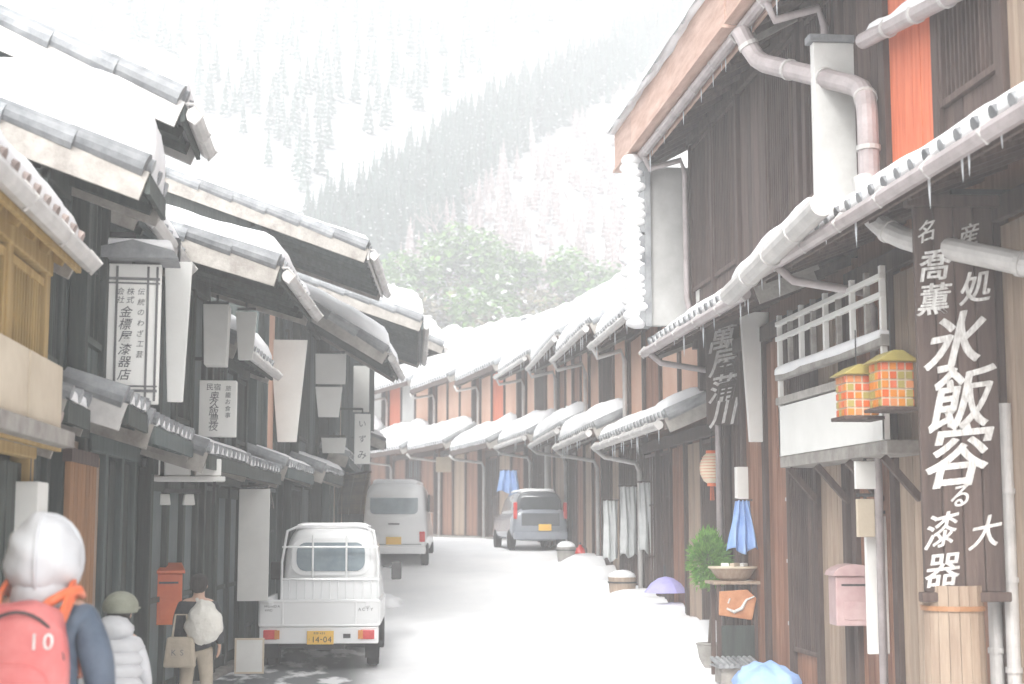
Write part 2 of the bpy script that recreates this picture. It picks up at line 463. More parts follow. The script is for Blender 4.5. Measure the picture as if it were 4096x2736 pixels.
def roof_pair(par, L, ye, ze, yr, s, ovn, ovf, T, wallm, tilem, raf_y, fas=None, back=True, pre='', seed=0, D=7.0, snow_in=.05, fasm=None, fash=.14):
    "one roof sloping up from its eave (ye, ze) to the line yr"
    zr = ze + (ye - yr) * s; th = .10
    mb = MB()
    poly = [(ye, ze), (yr, zr), (yr, zr + th), (ye, ze + th)]
    mb.prism(poly, 'x', -ovn, L + ovf)
    if back:
        yb = yr - (ye - yr) * .85; zb = zr - (yr - yb) * s
        mb.prism([(yr, zr), (yb, zb), (yb, zb + th), (yr, zr + th)], 'x', -ovn, L + ovf)
    # eave tile ends and verge tile rows
    n = int((L + ovn + ovf) / .27)
    for i in range(n + 1):
        x = -ovn + .05 + (L + ovn + ovf - .1) * i / n
        mb.tube([(x, ye + .035, ze + th + .01), (x, ye - .5, ze + th + .01 + .5 * s)], .052, 8)
    m = int((ye - yr) / .42)
    for xe in (-ovn - .02, L + ovf + .02):
        for i in range(m):
            t0 = i / m; t1 = (i + 1.12) / m
            y0 = ye + (yr - ye) * t0; y1 = ye + (yr - ye) * min(t1, 1)
            mb.tube([(xe, y0, ze + (ye - y0) * s + th + .0), (xe, y1, ze + (ye - y1) * s + th + .02)], [.088, .075], 12)
    if back:
        mb.tube([(-ovn, yr, zr + th + .1), (L + ovf, yr, zr + th + .1)], .13, 10)
    ro = mb.obj(pre + 'roof', tilem, par)
    # boards and rafters under the eave
    e = MB()
    k = int((L + ovn + ovf) / .42)
    for i in range(k + 1):
        x = -ovn + .06 + (L + ovn + ovf - .12) * i / k
        e.bar((x, ye - .06, ze + .06 * s - .05), (x, raf_y - .1, ze + (ye - raf_y + .1) * s - .05), .055, .09)
    e.prism([(ye - .08, ze + .04), (raf_y - .1, ze + .04 + (ye - raf_y) * s), (raf_y - .1, ze + .005 + (ye - raf_y) * s), (ye - .08, ze + .0)], 'x', -ovn + .01, L + ovf - .01)
    e.obj(pre + 'soffit', wallm, ro)
    f = MB()
    f.bar((-ovn - .03, ye + .012, ze - .09 + fash / 2), (L + ovf + .03, ye + .012, ze - .09 + fash / 2), .03, fash)
    if fash > .3: f.bar((-ovn - .03, ye + .05, ze - .09 + fash + .02), (L + ovf + .03, ye + .05, ze - .09 + fash + .02), .10, .05)
    f.obj(pre + 'fascia', fasm or wallm, ro)
    for xe in (-ovn - .035, L + ovf + .035):
        MB().bar((xe, ye - .01, ze - .04), (xe, yr, zr - .04), .035, .2).obj(pre + 'bargeboard', fas or WG, ro)
    if T > 0:
        snow_slab('snow_cover', (-ovn + snow_in, ye + .02, ze + th), (L + ovf - snow_in, ye + .02, ze + th), (L + ovf - snow_in, yr, zr + th), (-ovn + snow_in, yr, zr + th), T, ro, seed=seed, edge=min(.3, T * 1.1), amp=.35)
        if back:
            snow_slab('snow_cover', (-ovn + snow_in, yr - .02, zr + th), (L + ovf - snow_in, yr - .02, zr + th), (L + ovf - snow_in, yb, zb + th), (-ovn + snow_in, yb, zb + th), T, ro, seed=seed + 3, edge=.2, nx=14, ny=10)
    return ro

def gutter(par, x0, x1, y, z, m=None, r=.06):
    g = MB().tube([(x0, y, z), (x1, y, z)], r, 10).obj('gutter', m or GUT, par, smooth=False)
    b = MB()
    k = max(2, int((x1 - x0) / .9))
    for i in range(k + 1):
        x = x0 + (x1 - x0) * i / k
        b.tube([(x + .001, y, z - r - .012), (x + .001, y + r + .01, z), (x + .001, y, z + r + .02), (x + .001, y - r, z + .08)], .012, 5)
    b.obj('bracket', GUT, g)
    return g

H = []
FLAT = mat('flat_teal_board', (.10, .13, .13), (.16, .19, .19), stretch=(1, 1, .6), scale=2.5, bump=.1, bscale=30)
def icicles(par, L, y, z, n, seed):
    r_ = random.Random(seed + 50); q = MB(); x = 0
    for i in range(n):
        x = r_.uniform(.05, L - .05); l = r_.uniform(.06, .32); w_ = .008 + l * .03
        q.tube([(x, y, z + .03), (x + r_.uniform(-.006, .006), y, z - l * .5), (x, y, z - l)], [w_, w_ * .55, .001], 5)
    q.obj('icicles', mat('ice', (.7, .74, .78), (.85, .88, .9), rough=.15, spec=.6, bump=0), par, smooth=True)
def house(label, p0, p1, e1, e2, o1=.95, o2=1.3, up=.35, s1=.36, s2=.45, T1=.25, T2=.32, lower='LPDL', upper='LLLL', wm=WL, fm=WLD,
          pm=(GLASS, GLASSP), tile=TILE, ovn=.4, ovf=.3, D=7.5, seed=0, fas=None, fasm=None, gut=True, pipe=True, base=None, gm=None, low=True, z_low=None, lx=None, fash=.14, wmu=None, glow=True, ice=0):
    p0 = Vector((p0[0], p0[1], 0)); p1 = Vector((p1[0], p1[1], 0)); L = (p1 - p0).length
    u = (p1 - p0) / L; rz = math.atan2(u.y, u.x)
    g = gz(0, (p0.y + p1.y) / 2) - .1 if base is None else base
    g = min(gz(0, p0.y), gz(0, p1.y)) - .05
    h = thing('townhouse', label, 'house', (p0.x, p0.y, g), rz, 'timber townhouses along the street')
    E1 = e1 + EYE - g; E2 = e2 + EYE - g
    za = E1 + o1 * s1                      # where the lower roof meets the front
    # body
    b = MB(); b.bx(0.02, L - .02, -D, -.06, -.6, za)
    b.obj('wall', wm, h)
    zt = E2 + o2 * s2                      # roof underside over the upper front wall
    ye = up + o2; yr = ye - (D + ye) * .5; zr = E2 + (ye - yr) * s2
    ub = MB(); ub.prism([(up - .06, za + .02), (up - .06, zt - .02), (yr, zr - .02), (-D, E2 + (ye - yr) * s2 - (yr + D) * s2 - .02), (-D, za + .02)], 'x', .03, L - .03)
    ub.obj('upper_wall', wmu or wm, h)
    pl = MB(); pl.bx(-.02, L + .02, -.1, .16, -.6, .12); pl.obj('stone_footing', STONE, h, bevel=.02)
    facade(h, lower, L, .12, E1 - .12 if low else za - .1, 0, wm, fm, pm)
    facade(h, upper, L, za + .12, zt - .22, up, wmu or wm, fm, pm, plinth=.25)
    if low:
        roof_pair(h, L, o1, E1, up - .05 if up > 0 else 0.0, s1, ovn * .5, ovf * .5, T1, fm, tile, .0, back=False, pre='lower_', seed=seed + 1, fas=fas)
    roof_pair(h, L, ye, E2, yr, s2, ovn, ovf, T2, fm, tile, up, fas=fas, seed=seed, fasm=fasm, fash=fash)
    if gut:
        gutter(h, -ovn, L + ovf, ye + .09, E2 - .03, gm)
        if low and glow: gutter(h, -ovn * .5, L + ovf * .5, o1 + .09, E1 - .03, gm)
    if pipe:
        xx = L - .12 if pipe is True else pipe
        MB().tube([(xx, ye + .09, E2 - .08), (xx, ye + .02, E2 - .25), (xx, up + .2, E2 - .12), (xx, up + .14, E2 - .3), (xx, up + .14, za + .3), (xx, o1 * .5, E1 + .5 * o1 * s1 + .2)], .04, 8).obj('downpipe', gm or GUT, h, smooth=True)
        if low: MB().tube([(xx, o1 + .09, E1 - .08), (xx, o1 - .05, E1 - .2), (xx, .22, E1 - .3), (xx, .15, E1 - .45), (xx, .15, .05)], .04, 8).obj('downpipe', gm or GUT, h, smooth=True)
    if ice: icicles(h, L, ye + .03, E2 - .02, ice, seed); (icicles(h, L, o1 + .03, E1 - .02, ice, seed + 5) if low else None)
    H.append((h, p0, u, g, L))
    return h
BR = dict(wm=WR, fm=WRD)
house('dark nearest townhouse on the left edge with ochre upstairs posts', (-2.05, 9.7), (-2.05, 3.0), .55, 1.70, o1=.2, o2=.22, up=.06, s1=.3, s2=.5, T1=.04, T2=.2, lower='PDPDP', upper='LLLLLL', fm=OCH, wm=WLD, tile=TILEB, ovf=.2, ovn=.05, seed=1, pipe=False, glow=False)
house('narrow townhouse under a thick pillow of snow, left edge', (-2.15, 10.75), (-2.15, 10.0), .75, 2.26, o1=.3, o2=.72, up=.06, s1=.3, s2=.36, T1=.04, T2=.52, lower='P', upper='L', wm=WLD, fm=WLD, ovf=.05, ovn=.0, seed=9, fas=WG, pipe=False, gut=False)
house('tall-roofed dark grey townhouse left of the tall cream shop sign', (-2.1, 11.9), (-2.1, 10.95), .80, 3.0, o1=.5, o2=.72, up=.12, s1=.3, s2=.42, T1=.06, T2=.3, lower='T', upper='G', wm=WL, ovf=.1, ovn=.05, seed=2, fas=GUT, pipe=False, glow=False)
house('dark townhouse right behind the tall cream shop sign', (-2.05, 14.3), (-2.1, 12.0), .72, 2.45, o1=.55, o2=.35, up=.06, s1=.3, s2=.36, T1=.06, T2=.3, lower='PPT', upper='PLP', wm=WLD, fm=WL, ovf=.02, ovn=.05, seed=8, fas=WG, pipe=False, glow=False)
house('teal grey townhouse beside the orange letter box, left side', (-1.75, 17.1), (-1.95, 14.55), .62, 2.40, o1=.6, o2=1.19, up=.06, s1=.3, s2=.30, T1=.08, T2=.28, lower='FFF', upper='PLP', wm=WL, ovf=.1, ovn=.1, seed=3, fas=WG, pipe=False, glow=False)
house('teal grey townhouse with the leaning white notice board, left side', (-1.5, 20.2), (-1.72, 17.4), .62, 2.02, o1=.55, o2=.35, up=.06, s1=.3, s2=.36, T1=.08, T2=.3, lower='FFL', upper='LPL', wm=WL, ovf=.02, ovn=.1, seed=10, fas=WG, pipe=False, glow=False)
house('dark townhouse with high roof beside the parked pickup', (-1.2, 23.75), (-1.45, 20.5), .72, 3.68, o1=.6, o2=1.55, up=.1, s1=.35, s2=.36, T1=.1, T2=.14, lower='SPL', upper='PEP', wm=WLD, fm=WL, ovf=.1, ovn=.1, seed=4, fas=WG, fasm=GUT, pipe=False, glow=False)
house('low-eaved dark townhouse with a steep snowy roof, left side', (-.75, 26.9), (-1.0, 24.0), .78, 2.66, o1=.6, o2=1.45, up=.1, s1=.35, s2=.6, T1=.12, T2=.34, lower='PL', upper='PL', wm=WL, ovf=.1, ovn=.05, seed=5, tile=TILE, pipe=False, glow=False)
house('townhouse with thick snow roof behind the pickup, left side', (-.2, 33.2), (-.45, 27.2), 1.15, 3.6, o1=.4, o2=1.6, up=.1, s1=.35, s2=.34, T1=.15, T2=.5, lower='TPTP', upper='PLTL', wm=WLD, fm=WL, ovf=.25, ovn=.1, seed=6, pipe=False, glow=False)
house('farthest visible townhouse on the left, turning with the bend', (-1.1, 38.2), (.35, 34.0), 1.8, 4.05, o1=.4, o2=1.65, up=.1, s1=.35, s2=.34, T1=.2, T2=.5, lower='PTPL', upper='LPLP', wm=WL, ovf=.2, ovn=.1, seed=7, pipe=False, glow=False)

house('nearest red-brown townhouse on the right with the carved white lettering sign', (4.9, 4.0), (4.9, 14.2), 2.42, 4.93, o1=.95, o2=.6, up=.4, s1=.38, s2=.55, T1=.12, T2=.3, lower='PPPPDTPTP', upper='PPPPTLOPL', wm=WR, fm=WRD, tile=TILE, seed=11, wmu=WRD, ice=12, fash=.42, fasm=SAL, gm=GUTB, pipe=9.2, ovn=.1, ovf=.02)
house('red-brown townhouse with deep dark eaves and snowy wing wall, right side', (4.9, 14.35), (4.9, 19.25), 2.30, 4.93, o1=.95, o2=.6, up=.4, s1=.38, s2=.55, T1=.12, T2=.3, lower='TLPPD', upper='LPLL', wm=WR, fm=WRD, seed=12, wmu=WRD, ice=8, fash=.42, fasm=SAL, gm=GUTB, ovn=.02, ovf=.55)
house('townhouse with peach plaster upper wall beside the paper lantern', (4.95, 19.6), (5.05, 25.4), 1.35, 3.1, o1=.8, o2=.6, up=.25, s1=.42, s2=.5, T1=.18, T2=.35, lower='LTPDS', upper='EEPE', wm=WR, fm=WRD, seed=13, ovn=.1, ovf=.1, ice=12)
house('townhouse with pale noren curtains, right side mid street', (5.05, 25.5), (5.15, 30.4), 1.6, 3.4, o1=.9, o2=.7, up=.25, s1=.42, s2=.5, T1=.3, T2=.42, lower='SDTS', upper='ELE', wm=WR, fm=WRD, seed=14, ovn=.1, ovf=.1, ice=12)
house('red-brown townhouse beside the parked silver hatchback', (5.2, 30.6), (5.35, 36.4), 1.95, 3.85, o1=.9, o2=.7, up=.25, s1=.42, s2=.5, T1=.32, T2=.45, lower='PTPD', upper='EPEP', wm=WR, fm=WRD, seed=15, ovn=.1, ovf=.1, ice=9)
house('narrow brown townhouse where the right-hand row starts to bend', (5.3, 36.6), (5.05, 41.2), 2.15, 4.1, o1=1.0, o2=.8, up=.2, s1=.5, s2=.5, T1=.35, T2=.4, lower='TPD', upper='ELE', wm=WR, fm=WRD, seed=16, ovn=.1, ovf=.1, ice=7)
house('low townhouse with a rusty patch upstairs, second of the bend', (4.85, 41.4), (4.2, 46.2), 2.2, 4.35, o1=1.15, o2=.8, up=.2, s1=.5, s2=.5, T1=.4, T2=.4, lower='PTD', upper='EOE', wm=WR, fm=WRD, seed=17, ovn=.15, ovf=.1, gut=False)
house('townhouse in the bend with three peach panels, third of the bend', (4.0, 46.5), (3.1, 51.0), 2.45, 4.5, o1=1.2, o2=.9, up=.2, s1=.52, s2=.5, T1=.42, T2=.42, lower='PTP', upper='EEE', wm=WR, fm=WRD, seed=18, ovn=.15, ovf=.1, gut=False)
house('townhouse in the bend with the indigo noren curtain, fourth of the bend', (2.9, 51.3), (1.6, 56.0), 2.5, 4.8, o1=1.3, o2=.9, up=.2, s1=.55, s2=.5, T1=.5, T2=.45, lower='PDP', upper='EWO', wm=WR, fm=WRD, seed=19, ovn=.15, ovf=.1, gut=False)
house('townhouse with the widest snow-laden lower roof, fifth of the bend', (1.4, 56.3), (-.5, 60.8), 2.7, 5.0, o1=1.5, o2=.9, up=.2, s1=.6, s2=.5, T1=.6, T2=.5, lower='PTP', upper='WEW', wm=WR, fm=WRD, seed=20, ovn=.15, ovf=.1, gut=False)
house('last townhouse of the bend, half hidden by the left-hand roofs', (-.8, 61.2), (-5.0, 66.2), 2.8, 5.2, o1=1.3, o2=.9, up=.2, s1=.5, s2=.5, T1=.5, T2=.5, lower='PTP', upper='EPE', wm=WR, fm=WRD, seed=23, ovn=.15, ovf=.1, gut=False)
house('pale house standing back behind the snow roofs of the bend', (10.5, 52.0), (9.6, 60.0), 6.2, 8.2, o1=.9, o2=.9, s1=.5, s2=.5, T1=.3, T2=.4, lower='EWE', upper='EWEW', wm=PEACH, fm=WG, seed=21, ovn=.2, ovf=.2, gut=False)

# ---- wing wall with scalloped tiles and snow (right)
def wing_wall(loc, rz, label):
    t = thing('wing_wall', label, 'wall', loc, rz)
    MB().bx(-.06, .06, .0, .62, 0, 2.15).obj('panel', PLG, t, bevel=.01)
    mb = MB()
    for k in range(11):
        z = .02 + k * .2
        mb.tube([(-.13, .66, z + .1), (.13, .66, z + .1)], .085, 10)
    mb.bx(-.15, .15, .58, .66, -.02, 2.2)
    mb.obj('tile_edge', TILE, t)
    s = MB()
    for k in range(24):
        z = .0 + k * .095
        s.ell((random.uniform(-.03, .03), .78 + random.uniform(-.04, .03), z + .05), (.17, .14 + .04 * random.random(), .085), 10, 7)
    s.obj('snow_crust', SNOW, t, smooth=True)
    MB().bx(-.05, .05, -.06, .0, -.3, 2.3).obj('post', WRD, t)
wing_wall((4.5, 19.42, EYE + 2.62), R(90), 'scalloped wing wall plastered with snow under the deep eaves')
def wing_panel(loc, rz, label):
    t = thing('wing_wall', label, 'wall', loc, rz)
    MB().bx(-.05, .05, 0, .42, 0, 1.55).obj('panel', PL, t, bevel=.01)
    MB().bx(-.07, .07, -.1, 0, -.1, 1.6).obj('post', WRD, t, bevel=.01)
    MB().bx(-.08, .08, -.02, .46, 1.55, 1.62).obj('cap', TILE, t, bevel=.01)
a = at(836, 210, 13.7)
wing_panel((4.52, 12.8, at(836, 212, 12.8).z), R(90), 'plain white plaster wing wall panel upstairs, right side')

# salmon snow boards standing on the upper eaves
def snow_board(i, a, b, seed):
    h = H[i][0]; ye = 1.0; E2 = 4.93 + EYE - H[i][3]
    q = MB()
    n = max(1, int((b - a) / 1.2))
    for k in range(n):
        x0 = a + (b - a) * k / n + .004; x1 = a + (b - a) * (k + 1) / n - .004
        q.bx(x0, x1, ye + .20, ye + .23, E2 + .06, E2 + .60 + .01 * (k % 2))
    q.bx(a, b, ye + .10, ye + .26, E2 + .03, E2 + .06)
    q.bx(a, b, ye + .19, ye + .25, E2 + .61, E2 + .65)
    o = q.obj('snow_board', SAL, h)
    q = MB()
    for k in range(n + 1):
        x = a + .03 + (b - a - .06) * k / n; q.bar((x, ye + .19, E2 + .55), (x, ye - .35, E2 + .30), .025, .025)
    q.obj('stay', DARKM, o)
    snow_slab('snow_cover', (a, ye + .12, E2 + .64), (b, ye + .12, E2 + .64), (b, ye + .33, E2 + .64), (a, ye + .33, E2 + .64), .10, o, edge=.06, seed=seed, droop=.08)
snow_board(10, 4.0, 10.15, 5); snow_board(11, -.1, 6.2, 6)

# ---- descending pipes crossing the front of the near right house
def pipe_thing(pts, r, m, label, snow=False, name='drain_pipe'):
    b = Vector(pts[-1]); t = thing(name, label, 'pipe', b)
    P = [Vector(p) - b for p in pts]
    # round the elbows
    q = [P[0]]
    for i in range(1, len(P) - 1):
        for s_ in (-.16, -.08, 0, .08, .16):
            d0 = (P[i] - P[i - 1]).normalized(); d1 = (P[i + 1] - P[i]).normalized()
            q.append(P[i] + (d0 * s_ if s_ < 0 else d1 * s_) + (d1 - d0) * .04 * (1 - abs(s_) / .16))
    q.append(P[-1])
    MB().tube(q, r, 14).obj('tube', m, t, smooth=False)
    j = MB()
    for i in range(1, len(P)):
        d = (P[i] - P[i - 1]); n = max(1, int(d.length / .8))
        for k in range(1, n + 1):
            c = P[i - 1] + d * (k / (n + 1)); dd = d.normalized() * .02
            j.tube([c - dd, c + dd], r + .012, 14)
    j.obj('collar', GUT, t)
    if snow:
        up = Vector((0, 0, r * .75))
        for i in range(len(P) - 1):
            d = P[i + 1] - P[i]
            if abs(d.normalized().z) < .9 and d.length > .5:
                n = 14; pts2 = []; rs = []
                for k in range(n + 1):
                    f = k / n; pts2.append(P[i] + d * (.04 + .92 * f) + up + Vector((0, 0, .02 * math.sin(f * 17 + i)))); rs.append(r * (.25 + .7 * math.sin(math.pi * f) ** .4))
                MB().tube(pts2, rs, 10).obj('snow_cap', SNOW, t, smooth=True)
    return t
pipe_thing([at(862, 178, 11.4), at(872, 222, 11.3), at(905, 240, 11.0), at(985, 256, 10.3), at(1060, 272, 9.8)], .085, GUT, 'thick grey drain elbow below the lower gutter, near right', False)
pipe_thing([(3.75, 13.95, EYE + 4.84), (3.9, 13.9, EYE + 4.5), (4.36, 12.2, EYE + 3.75), (4.30, 11.95, EYE + 3.5), (4.30, 11.95, EYE + 2.8)], .09, GUTB, 'mauve grey drain elbow crossing the orange shutters upstairs')
pipe_thing([(4.3, 12.0, EYE + 4.1), (4.3, 9.6, EYE + 3.75)], .07, GUTB, 'long slanting pipe running toward the top right corner', True)
# thick snow-loaded gutter on the near lower eave
pipe_thing([(3.74, 11.5, EYE + 2.56), (3.74, 14.5, EYE + 2.28)], .10, GUT, 'thick pale gutter tube carrying a ridge of snow, right side', True)
for (px, y0, Yd, ztop, lab) in ((790, 465, 16.4, .55, 'mauve vertical downpipe on the red-brown wall'), (730, 550, 19.2, -.2, 'pale vertical downpipe behind the blue cloth')):
    p = at(px, y0, Yd)
    pipe_thing([(p.x, Yd, p.z + .3), (p.x, Yd, gz(0, Yd) + .0)], .05, GUTB if px > 750 else GUT, lab)
for (px, Yd, z1_, lab) in ((993, 10.9, 1.4, 'grey downpipe right of the big carved sign'), (1010, 10.7, .9, 'slim pale downpipe at the right edge')):
    p = at(px, 560, Yd)
    pipe_thing([(p.x, Yd, EYE + z1_), (p.x, Yd, 0)], .05, GUT, lab)

# ---- hanging sign boards
def board_sign(label, px0, px1, py0, py1, Y, m, depth=.06, taper=0.0, text=None, tm=None, group=None, roof=False, frame=None, hang=.25, rz=0.0, name='hanging_sign', two=False, wallx=None):
    c = at((px0 + px1) / 2, py1, Y); a0 = at(px0, py1, Y); a1 = at(px1, py1, Y); tp = at((px0 + px1) / 2, py0, Y)
    W = a1.x - a0.x; Hh = tp.z - c.z
    t = thing(name, label, 'sign', (c.x, Y, c.z), rz, group)
    hw = W / 2
    MB().prism([(-hw + taper * W, 0), (hw - taper * W, 0), (hw, Hh), (-hw, Hh)], 'y', -depth / 2, depth / 2).obj('board', m, t, bevel=.008)
    if frame:
        f = MB(); e = .035
        for x in (-hw + .03, -hw + .1, hw - .1, hw - .03): f.bx(x - .009, x + .009, -depth / 2 - .008, -depth / 2 + .0, .02, Hh - .02)
        for z in (.10, Hh - .12): f.bx(-hw + .01, hw - .01, -depth / 2 - .0105, -depth / 2 + .0, z - .010, z + .010)
        for z in (.135, Hh - .155): f.bx(-hw + .01, hw - .01, -depth / 2 - .0105, -depth / 2 + .0, z - .006, z + .006)
        f.obj('frame_lines', frame, t)
    if text:
        lettering('lettering', [(ch, x * W, z * Hh, s * W, *rest) for ch, x, z, s, *rest in text], tm or INKG, t, y=-depth / 2)
    b = MB()
    b.bx(-.012, .012, -.012, .012, Hh - .02, Hh + hang)
    if wallx is not None: b.bx(min(0, wallx - c.x), max(0, wallx - c.x), -.018, .018, Hh + hang - .03, Hh + hang + .01)
    else: b.bx(-hw * .9, hw * .9, -.015, .015, Hh + .02, Hh + .05)
    b.obj('bracket', DARKM, t)
    if roof:
        r = MB(); r.prism([(-hw - .14, Hh + .02), (hw + .14, Hh + .02), (hw + .1, Hh + .09), (0, Hh + .17), (-hw - .1, Hh + .09)], 'y', -depth / 2 - .16, depth / 2 + .16)
        rf = r.obj('sign_roof', TILE, t, bevel=.012)
        snow_slab('snow_cover', (-hw - .1, -depth / 2 - .14, Hh + .13), (hw + .1, -depth / 2 - .14, Hh + .13), (hw + .1, depth / 2 + .14, Hh + .13), (-hw - .1, depth / 2 + .14, Hh + .13), .06, rf, edge=.08)
    return t
K = .30
board_sign('tall cream shop sign with double frame lines and brushed lettering', 101, 158, 265, 404, 12.0, PAP, .12, 0, frame=INKG, roof=True, wallx=-2.1, rz=R(4), tm=INKG,
    text=[('会', -.20, .80, .14, .2), ('社', -.20, .74, .14, .2), ('株', -.03, .80, .14, .2), ('式', -.03, .74, .14, .2)] +
         [(c, .16, .80 - .075 * i, .13, .2) for i, c in enumerate('伝統のわざ工芸')] +
         [(c, -.10, .655 - .09 * i, .22, .25, .004) for i, c in enumerate('金標屋漆器店')])
board_sign('blank white tapering board right behind the tall cream shop sign', 161, 189, 262, 402, 13.1, PAP, .05, .22, hang=.2, wallx=-2.1)
board_sign('white box sign with black lettering between the tall sign and the long board', 199, 236, 381, 437, 16.5, PAP, .16, 0, tm=INKG, wallx=-1.75, frame=None,
    text=[('民', -.22, .88, .2), ('宿', -.02, .88, .2)] + [(c, -.10, .72 - .135 * i, .27, .15) for i, c in enumerate('奥久飯豊夜')] + [(c, .28, .86 - .12 * i, .16, .1) for i, c in enumerate('旅籠お食事')])
G1 = 'blank pale boards hung under the left-hand eaves'
board_sign('blank pale box lantern left of a slimmer one, under the eaves', 203, 229, 306, 366, 16.2, PAPG, .3, .08, hang=.12, group=G1)
board_sign('slim blank pale board beside the box lantern, under the eaves', 235, 256, 312, 360, 16.9, PAPG, .1, .16, hang=.12, group=G1)
board_sign('longest blank pale board tapering downward, above the pickup', 268, 306, 340, 442, 22.5, PAPG, .08, .25, hang=.15, wallx=-1.0, group=G1)
board_sign('upper white panel of a stacked pair beside the long board', 315, 346, 354, 384, 25.2, PAP, .1, .02, hang=.1, group=G1)
board_sign('lower white panel of a stacked pair beside the long board', 315, 342, 387, 417, 25.25, PAP, .1, .12, hang=.02, group=G1)
board_sign('small pale box hung low between the stacked pair and the narrow sign', 321, 346, 438, 453, 26.6, PAPG, .2, .06, hang=.1, group=G1)
board_sign('narrow white upright sign with three black characters, left side', 354, 370, 414, 464, 27.6, PAP, .06, 0, tm=INKG, frame=None, hang=.1, wallx=-.3,
    text=[('い', 0, .80, .5), ('ず', 0, .50, .5), ('み', 0, .18, .6)])
board_sign('blank pale strip hung above the narrow lettered sign', 353, 369, 366, 412, 27.7, PAPG, .06, 0, hang=.1)
board_sign('pale blue-white box hung above the white hood at the left edge', 11, 42, 482, 534, 9.6, PAP, .3, 0, hang=.15, wallx=-2.0)
board_sign('blank white upright notice board leaning on the teal wall', 237, 268, 489, 601, 18.9, PAPG, .05, 0, hang=.02, name='notice_board')
GR = 'white sign boards under the right-hand eaves'
board_sign('long white tapering board under the eaves, right of the white lettering', 742, 771, 312, 442, 17.3, PAP, .06, .25, hang=.15, wallx=4.9, group=GR)
board_sign('square blank white board above the noren curtains, right side', 660, 691, 366, 396, 23.6, PAP, .2, 0, hang=.15, wallx=4.9, group=GR, roof=True)
board_sign('small white pennant-like board left of the square one, right side', 620, 646, 388, 436, 27.5, PAP, .06, .3, hang=.1, wallx=5.0, group=GR)
board_sign('slender pale board hanging lowest among the right-hand signs', 606, 622, 375, 446, 29.0, PAPG, .06, .3, hang=.1, wallx=5.0, group=GR)
board_sign('short white board beside the paper lantern post, farther up the street', 566, 582, 406, 426, 33.0, PAP, .15, .05, hang=.1, wallx=5.1, group=GR)
board_sign('white crumpled board under the snow-loaded gutter, right side', 728, 762, 262, 312, 17.9, PAP, .25, .15, hang=.1, wallx=4.9, group=GR)
board_sign('small grey box left of the crumpled white board', 697, 718, 282, 306, 19.0, PAPG, .2, .05, hang=.1, wallx=4.9, group=GR)
board_sign('blank cream light box in a dark frame above the blue cloth', 736, 762, 467, 501, 18.2, PAP, .12, 0, hang=.05, wallx=4.9, frame=None, name='light_box')
board_sign('white strip board standing beside the mauve letter box', 868, 890, 516, 654, 13.4, PAP, .05, 0, hang=.01, name='notice_board')
board_sign('short white plate above the mauve letter box', 855, 876, 461, 489, 13.2, PAP, .04, 0, hang=.05, wallx=4.9)
board_sign('beige wooden plate under the short white plate', 857, 875, 499, 537, 13.25, BEI, .04, .0, hang=.02)
board_sign('small tan signboard by the awning far up the street', 436, 451, 457, 472, 49.5, BEI, .1, 0, hang=.1, wallx=3.2)

# ---- the big carved lettering sign (near right)
def carved_sign():
    Y = 10.6; c = at(965, 592, Y); tp = at(965, 208, Y); Hh = tp.z - c.z; W = .60
    t = thing('carved_sign', 'tall dark hanging board with huge white brush lettering, near right', 'sign', (c.x, Y, c.z), R(-3))
    b = MB()
    for k in range(4): b.bx(-W / 2 + W / 4 * k + .003, -W / 2 + W / 4 * (k + 1) - .003, -.03, .03, 0, Hh)
    b.obj('board', WRD, t, bevel=.01)
    b = MB(); b.bx(-W / 2 - .05, W / 2 + .05, -.06, .06, Hh, Hh + .09); b.bx(-W / 2 - .03, W / 2 + .03, -.05, .05, -.07, 0)
    b.obj('frame', WRD, t, bevel=.01)
    b = MB(); b.bx(0, .6, -.02, .02, Hh + .1, Hh + .14); b.obj('bracket', DARKM, t)
    def z(py): return at(965, py, Y).z - c.z
    def x(px): return (px - 965) / 1500 * 11.0
    it = [('名', x(938), z(232), .16, .5, .003, .35), ('産', x(980), z(236), .17, .5, .003, .3),
          ('喬', x(945), z(266), .25, .3, .006, .12), ('薫', x(943), z(300), .25, .3, .006, .1), ('処', x(984), z(288), .25, .4, .006, .2),
          ('氷', x(962), z(342), .44, .5, .011, .2), ('飯', x(968), z(398), .48, .4, .010, .15), ('容', x(964), z(455), .48, .4, .010, .1),
          ('る', x(962), z(496), .18, .4, .004, .2), ('漆', x(942), z(530), .25, .5, .004, .25), ('大', x(985), z(532), .24, .5, .004, .2), ('器', x(942), z(570), .26, .3, .004, .1)]
    lettering('lettering', it, CHALK, t, y=-.03, bold=.012)
carved_sign()
def lettered_drop():
    Y = 18.6; c = at(724, 425, Y); tp = at(724, 325, Y); Hh = tp.z - c.z
    t = thing('hanging_sign', 'dark narrow board with bold white characters under the eaves', 'sign', (c.x, Y, c.z), R(-4))
    MB().bx(-.22, .22, -.02, .02, 0, Hh).obj('board', WRD, t, bevel=.01)
    MB().bx(-.26, .26, -.035, .035, Hh, Hh + .06).obj('top_rail', WRD, t, bevel=.01)
    MB().bx(0, .5, -.015, .015, Hh + .1, Hh + .14).obj('bracket', DARKM, t)
    lettering('lettering', [(ch, 0, Hh * (.87 - .25 * i), .36, .45, .014, .2) for i, ch in enumerate('萬屋蒲川')], CHALK, t, y=-.02)
lettered_drop()

